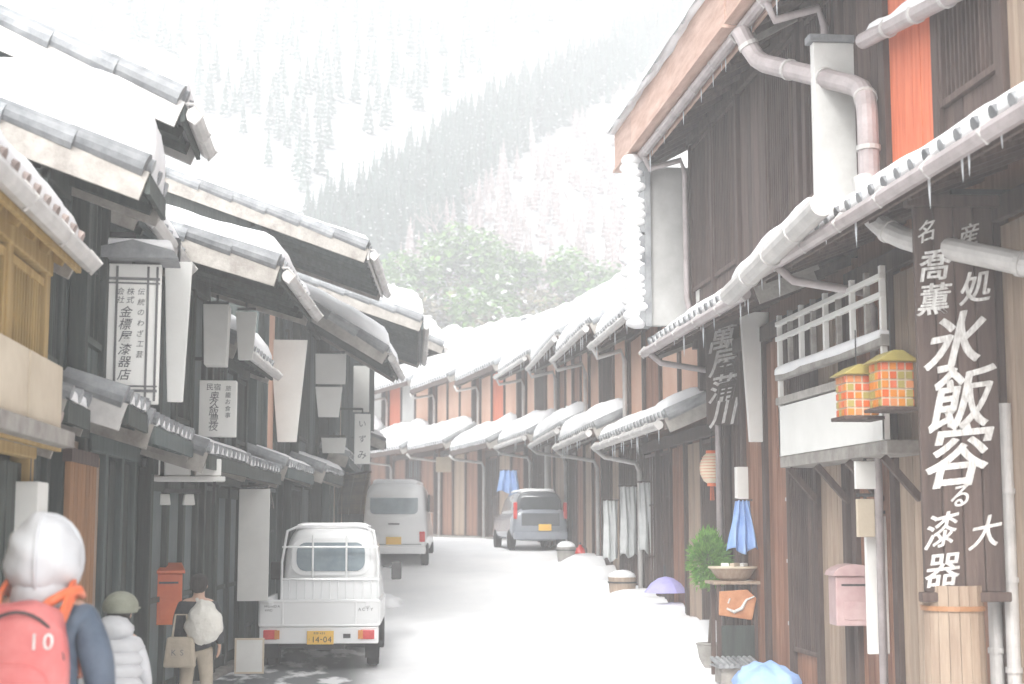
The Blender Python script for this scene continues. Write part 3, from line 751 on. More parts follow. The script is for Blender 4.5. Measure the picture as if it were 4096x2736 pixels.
# ---- lattice balcony with white railings (right)
def balcony():
    X = 4.55; y0, y1 = 12.3, 15.5
    t = thing('balcony', 'small upstairs balcony with pale railings above the orange lanterns', 'balcony', (X, y0, EYE + .72), 0)
    Ly = y1 - y0
    MB().bx(-.04, .33, 0, Ly, -.12, .0).obj('floor', WG, t, bevel=.01)
    MB().bx(-.05, -.01, .02, Ly - .02, .0, .52).obj('panel', PAP, t)
    r = MB(); r.bx(-.07, .01, -.02, Ly + .02, .80, .90); r.bx(-.07, .01, -.02, Ly + .02, .54, .62); r.obj('rail', WG, t, bevel=.01)
    for k in range(2):
        MB().bx(-.065, -.015, 0, Ly, 1.22 + .16 * k, 1.27 + .16 * k).obj('rail', PAP, t, bevel=.006)
    n = 9
    for k in range(n):
        y = .04 + (Ly - .08) * k / (n - 1)
        MB().bx(-.05, .0, y - .025, y + .025, .0 if k in (0, n - 1) else .9, 1.5).obj('post', WG if k % 2 else PAP, t, bevel=.004)
    for k in range(4):
        y = .2 + (Ly - .4) * k / 3; MB().bar((.32, y, -.5), (.0, y, -.14), .06, .06).obj('brace', WRD, t)
    snow_slab('snow_cover', (-.08, .0, .9), (.02, .0, .9), (.02, Ly, .9), (-.08, Ly, .9), .05, t, edge=.04)
balcony()

# ---- orange grid lanterns
def grid_lantern(label, px0, px1, py0, py1, Y, seed):
    a = at(px0, py1, Y); b = at(px1, py1, Y); tp = at(px0, py0, Y); W = b.x - a.x; Hh = tp.z - a.z
    t = thing('grid_lantern', label, 'lantern', ((a.x + b.x) / 2, Y, a.z), R(0), 'orange checked lanterns below the balcony')
    rnd = random.Random(seed); n = 4; m = 5; s = W / n
    cols = [ORP, mat('amber_pane', (.55, .18, .02), (.68, .26, .04), bump=.02, rough=.4), mat('olive_pane', (.30, .25, .07), (.45, .36, .12), bump=.02, rough=.4), mat('peach_pane', (.55, .2, .07), (.66, .28, .12), bump=.02, rough=.4), mat('red_pane', (.55, .12, .05), (.7, .2, .1), bump=.02, rough=.4)]
    mb = MB(); hb = Hh * .8
    for i in range(n):
        for j in range(m):
            for f in range(4):
                mb.m = rnd.randrange(5)
                q0 = -W / 2 + s * i + .008; q1 = q0 + s - .016; z0 = hb * j / m + .008; z1 = hb * (j + 1) / m - .008
                if f == 0: mb.bx(q0, q1, -W / 2 - .006, -W / 2 + .004, z0, z1)
                elif f == 1: mb.bx(q0, q1, W / 2 - .004, W / 2 + .006, z0, z1)
                elif f == 2: mb.bx(-W / 2 - .006, -W / 2 + .004, q0, q1, z0, z1)
                else: mb.bx(W / 2 - .004, W / 2 + .006, q0, q1, z0, z1)
    mb.obj('checked_panes', cols, t)
    f = MB(); f.bx(-W / 2 + .004, W / 2 - .004, -W / 2 + .004, W / 2 - .004, 0, hb); 
    f.obj('frame', BEI, t)
    MB().prism([(-W / 2 - .05, hb), (W / 2 + .05, hb), (.04, Hh), (-.04, Hh)], 'y', -W / 2 - .05, W / 2 + .05).obj('roof_cap', mat('olive_pane', (.30, .25, .07)), t, bevel=.01)
    MB().tube([(0, 0, Hh - .02), (0, 0, Hh + .3)], .006, 6).obj('hanging_wire', DARKM, t)
    MB().bx(-W / 2 - .04, W / 2 + .04, -W / 2 - .04, W / 2 + .04, -.03, 0).obj('base', WRD, t, bevel=.006)
grid_lantern('orange checked lantern, the lower and nearer the street of the pair', 842, 873, 366, 417, 12.0, 3)
grid_lantern('orange checked lantern, the higher and closer to the carved sign', 876, 908, 352, 408, 11.6, 5)

# ---- letter boxes
def letter_box(label, loc, W, D_, Hh, m, rz=0, dome=False):
    t = thing('letter_box', label, 'letter box', loc, rz)
    MB().bx(-W / 2, W / 2, -D_ / 2, D_ / 2, 0, Hh).obj('body', m, t, bevel=.012)
    if dome:
        pr = [(-W / 2 - .03, Hh)] + [((-math.cos(math.pi * k / 8)) * (W / 2 + .03), Hh + math.sin(math.pi * k / 8) * .11) for k in range(1, 8)] + [(W / 2 + .03, Hh)]
        MB().prism(pr, 'y', -D_ / 2 - .03, D_ / 2 + .03).obj('lid', m, t, bevel=.006)
    else:
        MB().prism([(-D_ / 2 - .04, Hh + .0), (D_ / 2, Hh + .0), (D_ / 2, Hh + .10), (-D_ / 2 - .04, Hh + .03)], 'x', -W / 2 - .02, W / 2 + .02).obj('lid', m, t, bevel=.006)
    MB().bx(-W * .35, W * .35, -D_ / 2 - .006, -D_ / 2 + .001, Hh * .8, Hh * .84).obj('slot', DARKM, t)
    MB().bx(-W * .3, W * .3, -D_ / 2 - .008, -D_ / 2 + .001, Hh * .12, Hh * .5).obj('door_panel', m, t, bevel=.004)
    MB().bx(W / 2, W / 2 + .05, -.04, .04, Hh * .3, Hh * .5).obj('wall_bracket', DARKM, t)
    return t
p = at(166, 624, 15.4); letter_box('bright orange letter box on the teal wall', (p.x, 15.4, p.z), .27, .30, .50, ORP, R(12))
p = at(852, 625, 13.9); letter_box('faded mauve round-topped letter box on the red-brown wall', (p.x, 13.9, p.z), .36, .3, .46, MAUV, R(-5), True)
# ------------------------------------------------------------------ vehicles
def shell(secs, n=20, p=4.0):
    "loft of rounded-rectangle sections (y, half width at bottom, half width at top, z0, z1) into a closed body"
    mb = MB(); vs = []; fs = []
    for (y, wb, wt, z0, z1) in secs:
        cz = (z0 + z1) / 2; hh = (z1 - z0) / 2
        for k in range(n):
            a = 2 * math.pi * (k + .5) / n
            c, s = math.cos(a), math.sin(a)
            x = math.copysign(abs(c) ** (2 / p), c); z = math.copysign(abs(s) ** (2 / p), s)
            w_ = wb + (wt - wb) * (z + 1) / 2
            vs.append((x * w_, y, cz + z * hh))
    for i in range(len(secs) - 1):
        for k in range(n):
            k2 = (k + 1) % n
            fs.append((i * n + k, i * n + k2, (i + 1) * n + k2, (i + 1) * n + k))
    fs.append(tuple(range(n - 1, -1, -1))); fs.append(tuple(range((len(secs) - 1) * n, len(secs) * n)))
    return mb.add(vs, fs)
def rrect(mb, x0, x1, z0, z1, r, ya, yb, slant=0.0, n=5):
    "rounded rectangle plate between ya and yb (facing -y); slant moves y with height"
    pts = []
    for cx, cz, a0 in ((x1 - r, z1 - r, 0), (x0 + r, z1 - r, 90), (x0 + r, z0 + r, 180), (x1 - r, z0 + r, 270)):
        for k in range(n + 1):
            a = R(a0 + 90 * k / n); pts.append((cx + r * math.cos(a), cz + r * math.sin(a)))
    m = len(pts)
    vs = [(x, ya + slant * (z - z0), z) for x, z in pts] + [(x, yb + slant * (z - z0), z) for x, z in pts]
    return mb.add(vs, [tuple(range(m)), tuple(range(2 * m - 1, m - 1, -1))] + [(i, (i + 1) % m, m + (i + 1) % m, m + i) for i in range(m)])
def wheel(par, x, y, r=.27, w_=.15):
    t = MB(); t.lathe([(r * .62, -w_ / 2), (r * .93, -w_ / 2), (r, -w_ / 2 + .025), (r, w_ / 2 - .025), (r * .93, w_ / 2), (r * .62, w_ / 2)], (0, 0, 0), 28, axis='x')
    wl = t.obj('wheel', RUB, par, loc=(x, y, r))
    q = MB(); q.lathe([(.03, -w_ * .30), (r * .6, -w_ * .42), (r * .63, 0), (r * .6, w_ * .42), (.03, w_ * .30)], (0, 0, 0), 20, axis='x')
    q.obj('rim', RIM, wl)
    return wl
def plate(par, x, y, z, lines, W=.33, Hh=.165, m=None):
    p = MB().bx(-W / 2, W / 2, -.006, .006, 0, Hh).obj('number_plate', m or PLATE, par, loc=(x, y, z), bevel=.003)
    if lines: lettering('lettering', lines, INK, p, y=-.006)
    return p

def pickup():
    p = at(322, 668, 20); g = gz(0, 20)
    t = thing('pickup_truck', 'small white pickup with rear window bars parked by the teal wall', 'pickup truck', (p.x, 19.6, g), R(-3))
    # cab
    cb = shell([(1.55, .66, .58, .52, 1.28), (1.62, .70, .60, .40, 1.66), (1.80, .715, .61, .36, 1.78), (2.2, .72, .62, .34, 1.82), (2.62, .72, .62, .34, 1.80), (2.95, .72, .60, .34, 1.64), (3.15, .72, .66, .34, 1.15), (3.26, .70, .66, .36, .95), (3.30, .66, .60, .42, .85)], 32, 5)
    cab = cb.obj('cab', CARW, t, smooth=True)
    w_ = MB(); rrect(w_, -.47, .47, 1.17, 1.56, .13, 1.515, 1.56); rw = w_.obj('rear_window', GLASSP, cab)
    f = MB()
    rrect(f, -.54, .54, 1.11, 1.62, .17, 1.53, 1.60); f.obj('window_surround', CARW, cab)
    for s in (-1, 1):
        m_ = MB(); m_.bar((s * .68, 2.75, 1.2), (s * .84, 2.78, 1.18), .02, .02)
        mm = m_.obj('mirror_arm', DARKM, cab)
        q = MB(); q.box((s * .88, 2.78, 1.14), (.15, .05, .26)); q.obj('mirror', DARKM, mm, bevel=.02)
    ws = MB(); ws.add([(-.55, 2.98, 1.56), (.55, 2.98, 1.56), (.63, 3.17, 1.12), (-.63, 3.17, 1.12)], [(0, 1, 2, 3)]); ws.obj('windscreen', GLASS, cab)
    # guard frame behind the cab
    gf = MB()
    for x in (-.66, .66): gf.tube([(x, 1.42, .62), (x, 1.42, 1.30), (x * .9, 1.42, 1.72), (x * .62, 1.42, 1.80)], .018, 8)
    gf.tube([(-.66 * .62, 1.42, 1.80), (.66 * .62, 1.42, 1.80)], .018, 8)
    gf.tube([(-.66, 1.42, 1.06), (.66, 1.42, 1.06)], .016, 8); gf.tube([(-.66, 1.42, 1.50), (.66, 1.42, 1.50)], .014, 8)
    for x in (-.24, .22): gf.tube([(x, 1.42, 1.06), (x, 1.42, 1.66)], .014, 8)
    for k in range(11): 
        x = -.56 + 1.12 * k / 10; gf.tube([(x, 1.42, .62), (x, 1.42, 1.06)], .009, 6)
    gf.obj('guard_frame', CARW, t)
    MB().bx(-.66, .66, 1.44, 1.455, .60, 1.04).obj('guard_panel', CARW, t)
    # bed
    MB().bx(-.70, .70, -.50, 1.5, .54, .60).obj('bed_floor', CARW, t)
    for s in (-1, 1):
        b = MB(); b.bx(s * .735 - .02, s * .735 + .02, -.50, 1.48, .56, .87)
        for k in range(5): b.bx(s * .757 - .006, s * .757 + .006, -.40 + .42 * k, -.36 + .42 * k, .58, .85)
        b.obj('side_panel', CARW, t, bevel=.008)
    b = MB(); b.bx(-.735, .735, -.55, -.51, .56, .87); b.bx(-.74, .74, -.56, -.50, .845, .88); b.bx(-.74, .74, -.56, -.50, .55, .575)
    for x in (-.45, .45): b.bx(x - .012, x + .012, -.562, -.50, .575, .845)
    tg = b.obj('tailgate', CARW, t, bevel=.006)
    def word(s, x, z, size, w):
        return [(c, x + i * w, z, size) for i, c in enumerate(s)]
    lettering('lettering', word('HONDA', -.66, .80, .045, .04) + word('4WD', -.66, .75, .04, .035) + word('ACTY', .50, .76, .055, .05), INKG, tg, y=-.551)
    for x in (-.6, .6): MB().bx(x - .03, x + .03, -.58, -.555, .80, .85).obj('latch', CARW, tg, bevel=.004)
    snow_slab('snow_cover', (-.68, -.46, .60), (.68, -.46, .60), (.68, 1.38, .60), (-.68, 1.38, .60), .10, t, edge=.1)
    # rear sill with lamps
    sill = MB().bx(-.735, .735, -.54, -.40, .34, .545).obj('rear_bumper', CARW, t, bevel=.012)
    for s in (-1, 1):
        l = MB().bx(s * .60 - .085, s * .60 + .085, -.565, -.535, .395, .51).obj('tail_light', REDL, t, bevel=.008)
        MB().bx(s * .60 - s * .085 - .03, s * .60 - s * .085 + .03, -.566, -.536, .40, .505).obj('indicator', mat('amber_pane', (.72, .38, .06)), l)
    plate(t, .02, -.58, .335, [('長', -.07, .135, .03), ('野', -.035, .135, .03), ('4', .0, .135, .032), ('8', .025, .135, .032), ('0', .05, .135, .032), ('く', -.135, .06, .03), ('1', -.085, .06, .10), ('4', -.035, .06, .10), ('-', .013, .06, .1), ('0', .06, .06, .10), ('4', .115, .06, .10)])
    MB().bx(.30, .39, -.556, -.538, .41, .46).obj('vent', DARKM, t)
    u = MB(); u.bx(-.45, -.35, -.45, 2.9, .33, .45); u.bx(.35, .45, -.45, 2.9, .33, .45); u.bx(-.6, .6, .35, .42, .22, .30); u.bx(-.2, .3, -.35, .25, .25, .40)
    u.obj('chassis', DARKM, t)
    for s in (-1, 1):
        wheel(t, s * .64, .35); wheel(t, s * .64, 2.55)
        MB().bx(s * .64 - .09, s * .64 + .09, .0, .015, .12, .42).obj('mud_flap', RUB, t)
    snow_slab('snow_cover', (-.5, 1.75, 1.79), (.5, 1.75, 1.79), (.5, 2.7, 1.77), (-.5, 2.7, 1.77), .05, cab, edge=.15)
pickup()

def van():
    g = gz(0, 33)
    t = thing('van', 'plain white delivery van parked beyond the pickup under the left-hand eaves', 'van', (.95, 33.0, g), R(-6))
    b = shell([(0, .68, .58, .42, 1.66), (.06, .72, .61, .34, 1.80), (.4, .735, .63, .30, 1.88), (1.6, .735, .64, .28, 1.90), (2.5, .735, .63, .28, 1.84), (2.9, .735, .63, .28, 1.50), (3.15, .73, .66, .28, 1.08), (3.36, .68, .6, .34, .90)], 32, 5.5)
    bo = b.obj('body', CARW, t, smooth=True)
    q = MB(); rrect(q, -.52, .52, 1.16, 1.60, .1, -.035, .10, slant=.10); q.obj('rear_window', GLASSP, bo)
    q = MB(); rrect(q, -.58, .58, 1.10, 1.66, .12, -.015, .12, slant=.10); q.obj('window_surround', CARW, bo)
    for s in (-1, 1):
        q = MB(); q.box((s * .725, 1.5, 1.40), (.05, 1.9, .40)); q.obj('side_window', GLASS, bo, bevel=.02)
        MB().bx(s * .62 - .06, s * .62 + .06, -.02, .05, .56, .78).obj('tail_light', REDL, t, bevel=.01)
        wheel(t, s * .65, .55); wheel(t, s * .65, 2.7)
    MB().bx(-.70, .70, -.05, .06, .30, .46).obj('rear_bumper', CARW, t, bevel=.03)
    q = MB(); q.bx(-.60, .60, -.008, .01, .50, .512); q.obj('door_seam', DARKM, t)
    plate(t, 0, -.02, .50, [])
    MB().bx(-.12, .12, -.03, .02, .93, .96).obj('handle', DARKM, t, bevel=.005)
    snow_slab('snow_cover', (-.5, .25, 1.87), (.5, .25, 1.87), (.5, 2.4, 1.87), (-.5, 2.4, 1.87), .07, bo, edge=.2)
van()
def hatch():
    g = gz(0, 36.5)
    t = thing('hatchback', 'dark blue-grey hatchback with yellow plate, right side up the street', 'car', (4.5, 35.6, g), R(4)); t.scale = (.93, .93, .93)
    b = shell([(0, .66, .60, .40, .96), (.06, .73, .66, .28, 1.08), (.5, .74, .68, .24, 1.02), (2.0, .74, .68, .24, .98), (3.0, .74, .68, .24, .96), (3.3, .72, .64, .26, .82), (3.4, .62, .55, .34, .70)], 32, 4.5)
    bo = b.obj('body', CARS, t, smooth=True)
    c = shell([(.10, .62, .52, .85, 1.42), (.22, .66, .53, .84, 1.50), (.8, .68, .55, .84, 1.55), (1.7, .68, .55, .84, 1.54), (2.2, .66, .53, .84, 1.42), (2.75, .62, .5, .84, 1.0)], 32, 4)
    c.obj('cabin', CARD, bo, smooth=True)
    q = MB(); rrect(q, -.50, .50, 1.00, 1.36, .1, .035, .16, slant=.12); q.obj('rear_window', GLASS, bo)
    MB().bx(-.50, .50, -.01, .05, .62, .95).obj('hatch_panel', CARD, bo, bevel=.02)
    for s in (-1, 1):
        MB().bx(s * .65 - .045, s * .65 + .045, .0, .09, .80, 1.22).obj('tail_light', REDL, t, bevel=.012)
        wheel(t, s * .65, .6); wheel(t, s * .65, 2.75)
    MB().bx(-.70, .70, -.06, .08, .28, .48).obj('rear_bumper', CARS, t, bevel=.03)
    plate(t, .1, -.075, .50, [(c_, -.10 + i * .05, .06, .08) for i, c_ in enumerate('31-07')][:0])
    snow_slab('snow_cover', (-.45, .35, 1.52), (.45, .35, 1.52), (.45, 1.9, 1.51), (-.45, 1.9, 1.51), .07, bo, edge=.2)
hatch()

# ------------------------------------------------------------------ people
def skin_obj(name, verts, edges, radii, m, parent=None, root=0, sub=2, smooth=True):
    me = bpy.data.meshes.new(name); me.from_pydata([tuple(v) for v in verts], edges, [])
    o = bpy.data.objects.new(name, me); C.objects.link(o)
    s = o.modifiers.new('skin', 'SKIN'); s.use_smooth_shade = True; s.branch_smoothing = .6
    for i, r in enumerate(radii):
        sv = me.skin_vertices[0].data[i]; sv.radius = r if isinstance(r, tuple) else (r, r); sv.use_root = (i == root)
    if sub:
        b = o.modifiers.new('sub', 'SUBSURF'); b.levels = sub; b.render_levels = sub
    dg = bpy.context.evaluated_depsgraph_get(); dg.update()
    nm = bpy.data.meshes.new_from_object(o.evaluated_get(dg))
    bpy.data.objects.remove(o); bpy.data.meshes.remove(me)
    nm.name = name; nm.materials.clear(); nm.materials.append(m)
    for p in nm.polygons: p.use_smooth = True
    q = bpy.data.objects.new(name, nm); C.objects.link(q)
    if parent is not None: q.parent = parent
    return q
class Fig:
    def __init__(s): s.v = []; s.e = []; s.r = []
    def n(s, p, r, par=None):
        s.v.append(Vector(p)); s.r.append(r)
        if par is not None: s.e.append((par, len(s.v) - 1))
        return len(s.v) - 1

def person(label, loc, rz, Hh, lean=0.0, step=.12, coat=None, coatm=None, trm=None, hood=None, hoodm=None, hair=None, arms=((.12, -.02), (-.12, .05)), bent=(0, 0), group=None):
    "facing local -y is away; the figure faces local +y. Hh total height"
    k = Hh / 1.70
    t = thing('person', label, 'person', loc, rz)
    f = Fig(); pel = f.n((0, 0, .93 * k), (.125 * k, .105 * k))
    def L(x, y, z): return (x * k, y * k + lean * max(0, z - .93) * k, z * k)
    wa = f.n(L(0, .0, 1.06), (.125 * k, .10 * k), pel); ch = f.n(L(0, .01, 1.25), (.15 * k, .11 * k), wa); sh = f.n(L(0, 0, 1.38), (.12 * k, .09 * k), ch)
    nk = f.n(L(0, .015, 1.46), .055 * k, sh); h0 = f.n(L(0, .03, 1.53), .075 * k, nk); h1 = f.n(L(0, .03, 1.60), .085 * k, h0); h2 = f.n(L(0, .02, 1.655), .06 * k, h1)
    hands = []
    for s, (ay, az) in zip((-1, 1), arms):
        a = f.n(L(s * .17, 0, 1.36), .06 * k, sh); b = f.n(L(s * .23, ay * .5, 1.12), .045 * k, a); c = f.n(L(s * .24, ay + .06, .90 + az), .033 * k, b)
        wr = f.n(L(s * .24, ay + .08, .86 + az), .026 * k, c); pm = f.n(L(s * .235, ay + .09, .80 + az), (.022 * k, .036 * k), wr)
        for j in range(4):
            fy = ay + .09 + (j - 1.5) * .022; fl = (.062, .075, .070, .055)[j]
            q = f.n(L(s * .232, fy, .775 + az), .010 * k, pm); q = f.n(L(s * .225, fy + .004, .775 + az - fl * .55), .009 * k, q); q = f.n(L(s * .207, fy + .008, .775 + az - fl), .0075 * k, q)
        q = f.n(L(s * .222, ay + .125, .815 + az), .011 * k, wr); q = f.n(L(s * .212, ay + .14, .79 + az), .009 * k, q); q = f.n(L(s * .205, ay + .142, .768 + az), .008 * k, q)
    for s in (-1, 1):
        st = step * s
        a = f.n((s * .09 * k, 0, .86 * k), .09 * k, pel); b = f.n((s * .10 * k, (st * .6 + .03) * k, .50 * k), .062 * k, a)
        c = f.n((s * .10 * k, (st - .02) * k, .12 * k), .04 * k, b); d = f.n((s * .10 * k, (st) * k, .055 * k), .042 * k, c); e = f.n((s * .105 * k, (st + .15) * k, .035 * k), (.03 * k, .04 * k), d)
    body = skin_obj('body', f.v, f.e, f.r, SKIN, t)
    hc = Vector(L(0, .02, 1.575))
    # face
    fc = MB()
    for s in (-1, 1): fc.ell((hc.x + s * .032 * k, hc.y + .088 * k, hc.z + .005), (.012 * k, .006 * k, .008 * k), 8, 6)
    fc.obj('eyes', INK, body)
    fc = MB(); fc.ell((hc.x, hc.y + .105 * k, hc.z - .03 * k), (.013 * k, .016 * k, .024 * k), 8, 6); fc.ell((hc.x, hc.y + .088 * k, hc.z - .066 * k), (.025 * k, .01 * k, .008 * k), 8, 6)
    for s in (-1, 1): fc.ell((hc.x + s * .09 * k, hc.y - .005, hc.z - .01 * k), (.014 * k, .02 * k, .032 * k), 8, 6)
    fc.obj('face_features', SKIN, body, smooth=True)
    hr = hair or HAIR
    hm = MB(); hm.ell((hc.x, hc.y - .02 * k, hc.z + .015 * k), (.105 * k, .112 * k, .12 * k), 24, 16, f=lambda p: Vector((p.x, min(p.y, .55 + .4 * p.z), p.z)) * (1 + .05 * noise.noise(p * 4)))
    if hood is None: hm.obj('hair', hr, body, smooth=True)
    # jacket
    j = Fig(); F_ = 1.0
    p0 = j.n(L(0, -.0, .80), (.19 * k, .15 * k)); a1 = j.n(L(0, 0, .98), (.185 * k, .155 * k), p0); a2 = j.n(L(0, 0, 1.20), (.20 * k, .155 * k), a1); a3 = j.n(L(0, -.005, 1.36), (.15 * k, .12 * k), a2); a4 = j.n(L(0, .0, 1.44), (.085 * k, .08 * k), a3)
    for s, (ay, az) in zip((-1, 1), arms):
        b0 = j.n(L(s * .185, 0, 1.34), .085 * k, a3); b1 = j.n(L(s * .245, ay * .5, 1.12), .078 * k, b0); b2 = j.n(L(s * .25, ay + .05, .92 + az), .06 * k, b1); b3 = j.n(L(s * .245, ay + .075, .865 + az), .05 * k, b2)
    jk = skin_obj('jacket', j.v, j.e, j.r, coatm, t, root=1)
    tr = Fig(); q0 = tr.n((0, 0, .93 * k), (.15 * k, .13 * k))
    for s in (-1, 1):
        st = step * s
        a = tr.n((s * .095 * k, 0, .80 * k), .11 * k, q0); b = tr.n((s * .10 * k, (st * .6 + .03) * k, .50 * k), .085 * k, a); c = tr.n((s * .10 * k, (st - .02) * k, .14 * k), .07 * k, b)
    skin_obj('trousers', tr.v, tr.e, tr.r, trm or WRD, t)
    for s in (-1, 1):
        st = step * s
        bt = MB(); bt.ell((s * .10 * k, (st + .05) * k, .05 * k), (.055 * k, .145 * k, .055 * k), 14, 10, f=lambda p: Vector((p.x, p.y, max(p.z, -.85))))
        bt.tube([(s * .10 * k, (st - .01) * k, .04 * k), (s * .10 * k, (st - .02) * k, .2 * k)], .052 * k, 12); bt.obj('boot', DARKM, t, smooth=True)
    if hood == 'up':
        hd = MB()
        def hf(p):
            q = Vector(p); back = max(0, -q.y)
            if q.y > .42: q.y = .42 - (q.y - .42) * .8; 
            q *= 1 + .09 * noise.noise(p * 2.2) + .03 * math.sin(p.z * 9 + p.x * 4) + .10 * back * max(0, q.z)
            if q.z < -.3: q.x *= 1.05
            return q
        hd.ell((hc.x, hc.y - .0, hc.z + .0 * k), (.158 * k, .17 * k, .19 * k), 30, 22, f=hf)
        ho = hd.obj('hood', hoodm, t, smooth=True)
        sm = MB()
        sm.tube([(hc.x, hc.y - .17 * k * math.cos(a) * 1.06, hc.z + .195 * k * math.sin(a) * 1.03) for a in [R(-50 + 12 * i) for i in range(12)]], .008 * k, 6)
        sm.tube([(hc.x + .150 * k * math.cos(a), hc.y + .07 * k, hc.z + .185 * k * math.sin(a)) for a in [R(-40 + 13 * i) for i in range(21)]], .016 * k, 8)
        sm.obj('hood_seam', hoodm, ho, smooth=True)
        MB().lathe([(.10 * k, 1.36 * k), (.125 * k, 1.40 * k), (.12 * k, 1.45 * k), (.09 * k, 1.50 * k)], (hc.x, hc.y - .03 * k, 0), 20).obj('collar', hoodm, t, smooth=True)
    return t, k, L

JR = mat('coral_red_nylon', (.55, .12, .12), (.68, .22, .21), scale=5, bump=.3, bscale=10, rough=.5)
ORS = mat('orange_red_strap', (.70, .14, .05), (.80, .22, .10), scale=5, bump=.1, rough=.5)
NAV = mat('navy_grey_nylon', (.05, .075, .11), (.11, .14, .19), scale=5, bump=.3, bscale=10, rough=.55)
WHN = mat('white_grey_padded_nylon', (.50, .51, .53), (.66, .67, .69), scale=3, bump=.35, bscale=8, rough=.5)
OLI = mat('olive_grey_cap', (.20, .21, .16), (.32, .33, .27), scale=6, bump=.2)
BLK = mat('black_wool', (.025, .028, .032), (.06, .065, .07), scale=8, bump=.3)
FLE = mat('cream_fleece', (.62, .61, .56), (.76, .75, .70), scale=9, bump=.8, bscale=25)
BEC = mat('beige_canvas', (.36, .31, .24), (.50, .44, .35), scale=6, bump=.2)

def hiker():
    p = at(42, 556, 6.6)
    t, k, L = person('hiker in a big white hood with a coral red rucksack marked 10', (p.x, 6.6, 0), 0, 1.68, coatm=NAV, trm=BLK, hood='up', hoodm=WHN, arms=((.15, .02), (.1, .0)))
    b = MB()
    def bf(q): return Vector((math.copysign(abs(q.x) ** .7, q.x), math.copysign(abs(q.y) ** .7, q.y), math.copysign(abs(q.z) ** .75, q.z))) * (1 + .06 * noise.noise(q * 3) + .018 * math.sin(q.z * 13 + 3 * q.x) * noise.noise(q * 2 + Vector((5, 0, 0))) * 2)
    b.ell((-.02, -.24, 1.12), (.19, .13, .27), 30, 20, f=bf)
    rk = b.obj('rucksack', JR, t, smooth=True)
    b = MB(); b.ell((-.02, -.34, 1.02), (.14, .06, .14), 20, 12, f=bf); b.obj('pocket', JR, rk, smooth=True)
    lettering('lettering', [('1', .055, 1.24, .09, .1, .003, .1), ('0', .11, 1.24, .09, .1, .003, .1)], CHALK, rk, y=-.372)
    for s in (-1, 1):
        pts = [(s * .12, -.2, 1.30), (s * .145, -.12, 1.40), (s * .14, 0, 1.45), (s * .13, .09, 1.40), (s * .13, .155, 1.25), (s * .15, .12, 1.05)]
        q = MB()
        for a, c in zip(pts, pts[1:]): q.bar(a, c, .055, .018, up=(s, 0, .3))
        q.obj('strap', ORS, rk)
    zp = MB(); zp.tube([(-.20 + .36 * math.sin(R(a_)) * .5 + .18, -.30 - .06 * math.cos(R(a_)) ** 2, 1.12 + .235 * math.cos(R(a_))) for a_ in range(-80, 81, 10)], .007, 6); zp.obj('zip', DARKM, rk)
    sc = MB(); sc.tube([(.00, -.15, 1.33), (.07, -.15, 1.385), (.13, -.12, 1.42), (.165, -.05, 1.43), (.17, .04, 1.40)], [.018, .022, .022, .02, .014], 10); sc.obj('scarf', ORS, t, smooth=True)
hiker()
def child_a():
    p = at(108, 605, 9.6)
    t, k, L = person('stooping child in a white-grey padded coat and olive cap', (p.x, 9.6, 0), R(-12), 1.24, lean=.42, coatm=WHN, trm=NAV, arms=((.2, .05), (.22, .06)))
    b = MB()
    hc = Vector(L(0, .03, 1.60))
    b.ell((hc.x, hc.y - .01, hc.z + .02), (.112, .122, .10), 22, 14, f=lambda q: Vector((q.x, q.y, max(q.z, -.35))))
    c = b.obj('cap', OLI, t, smooth=True)
    cl = L(0, -.02, 1.44); b2 = MB(); b2.ell((cl[0], cl[1] - .03, cl[2]), (.17 * k, .15 * k, .12 * k), 24, 14, f=lambda q: q * (1 + .12 * noise.noise(q * 2.6))); b2.obj('hood', WHN, t, smooth=True)
    MB().prism([(-.08, .0), (.08, .0), (.06, .10), (-.06, .10)], 'z', 0, .012).obj('peak', OLI, c, loc=(hc.x, hc.y + .09, hc.z + .0))
    # padded back with quilting rolls
    q = MB()
    for i in range(6):
        z = .80 + .1 * i; cc = L(0, -.0, z)
        q.lathe([(.245 * k * (1.10 - .04 * i), cc[2] - .05), (.30 * k * (1.10 - .04 * i), cc[2]), (.245 * k * (1.10 - .04 * i), cc[2] + .05)], (cc[0], cc[1], 0), 26, 1, .88)
    q.obj('quilting', WHN, t, smooth=True)
child_a()
def child_b():
    p = at(198, 588, 13.6)
    t, k, L = person('short dark-haired figure in black coat with a cream fleece bag and beige tote', (p.x, 13.6, 0), R(-10), 1.27, lean=.05, coatm=BLK, trm=BEC, arms=((.1, .0), (.05, .02)))
    b = MB(); b.ell((.10, -.15, .86), (.16, .12, .19), 30, 20, f=lambda q: Vector((q.x * (1 - .3 * q.z), q.y, q.z + .08 * abs(q.x))) * (1 + .12 * noise.noise(q * 2.4) + .05 * noise.noise(q * 7)))
    b.obj('fleece_bag', FLE, t, smooth=True)
    tb = MB(); tb.prism([(-.15, 0), (.13, 0), (.11, .26), (-.12, .26)], 'y', -.24, -.16)
    to = tb.obj('tote_bag', BEC, t, loc=(-.08, 0, .48), bevel=.02)
    h_ = MB(); h_.tube([(-.08, -.2, .24), (-.06, -.19, .45), (.04, -.19, .45), (.06, -.2, .24)], .01, 6); h_.obj('handle', BEC, to)
    lettering('lettering', [('K', -.05, .13, .07, 0), ('S', .02, .13, .07, 0)], INKG, to, y=-.24)
    sc = MB(); sc.tube([(.02, -.10, 1.06), (.05, -.14, 1.02), (.07, -.16, .98)], .015, 8); sc.obj('hair_tie', FLE, t)
child_b()
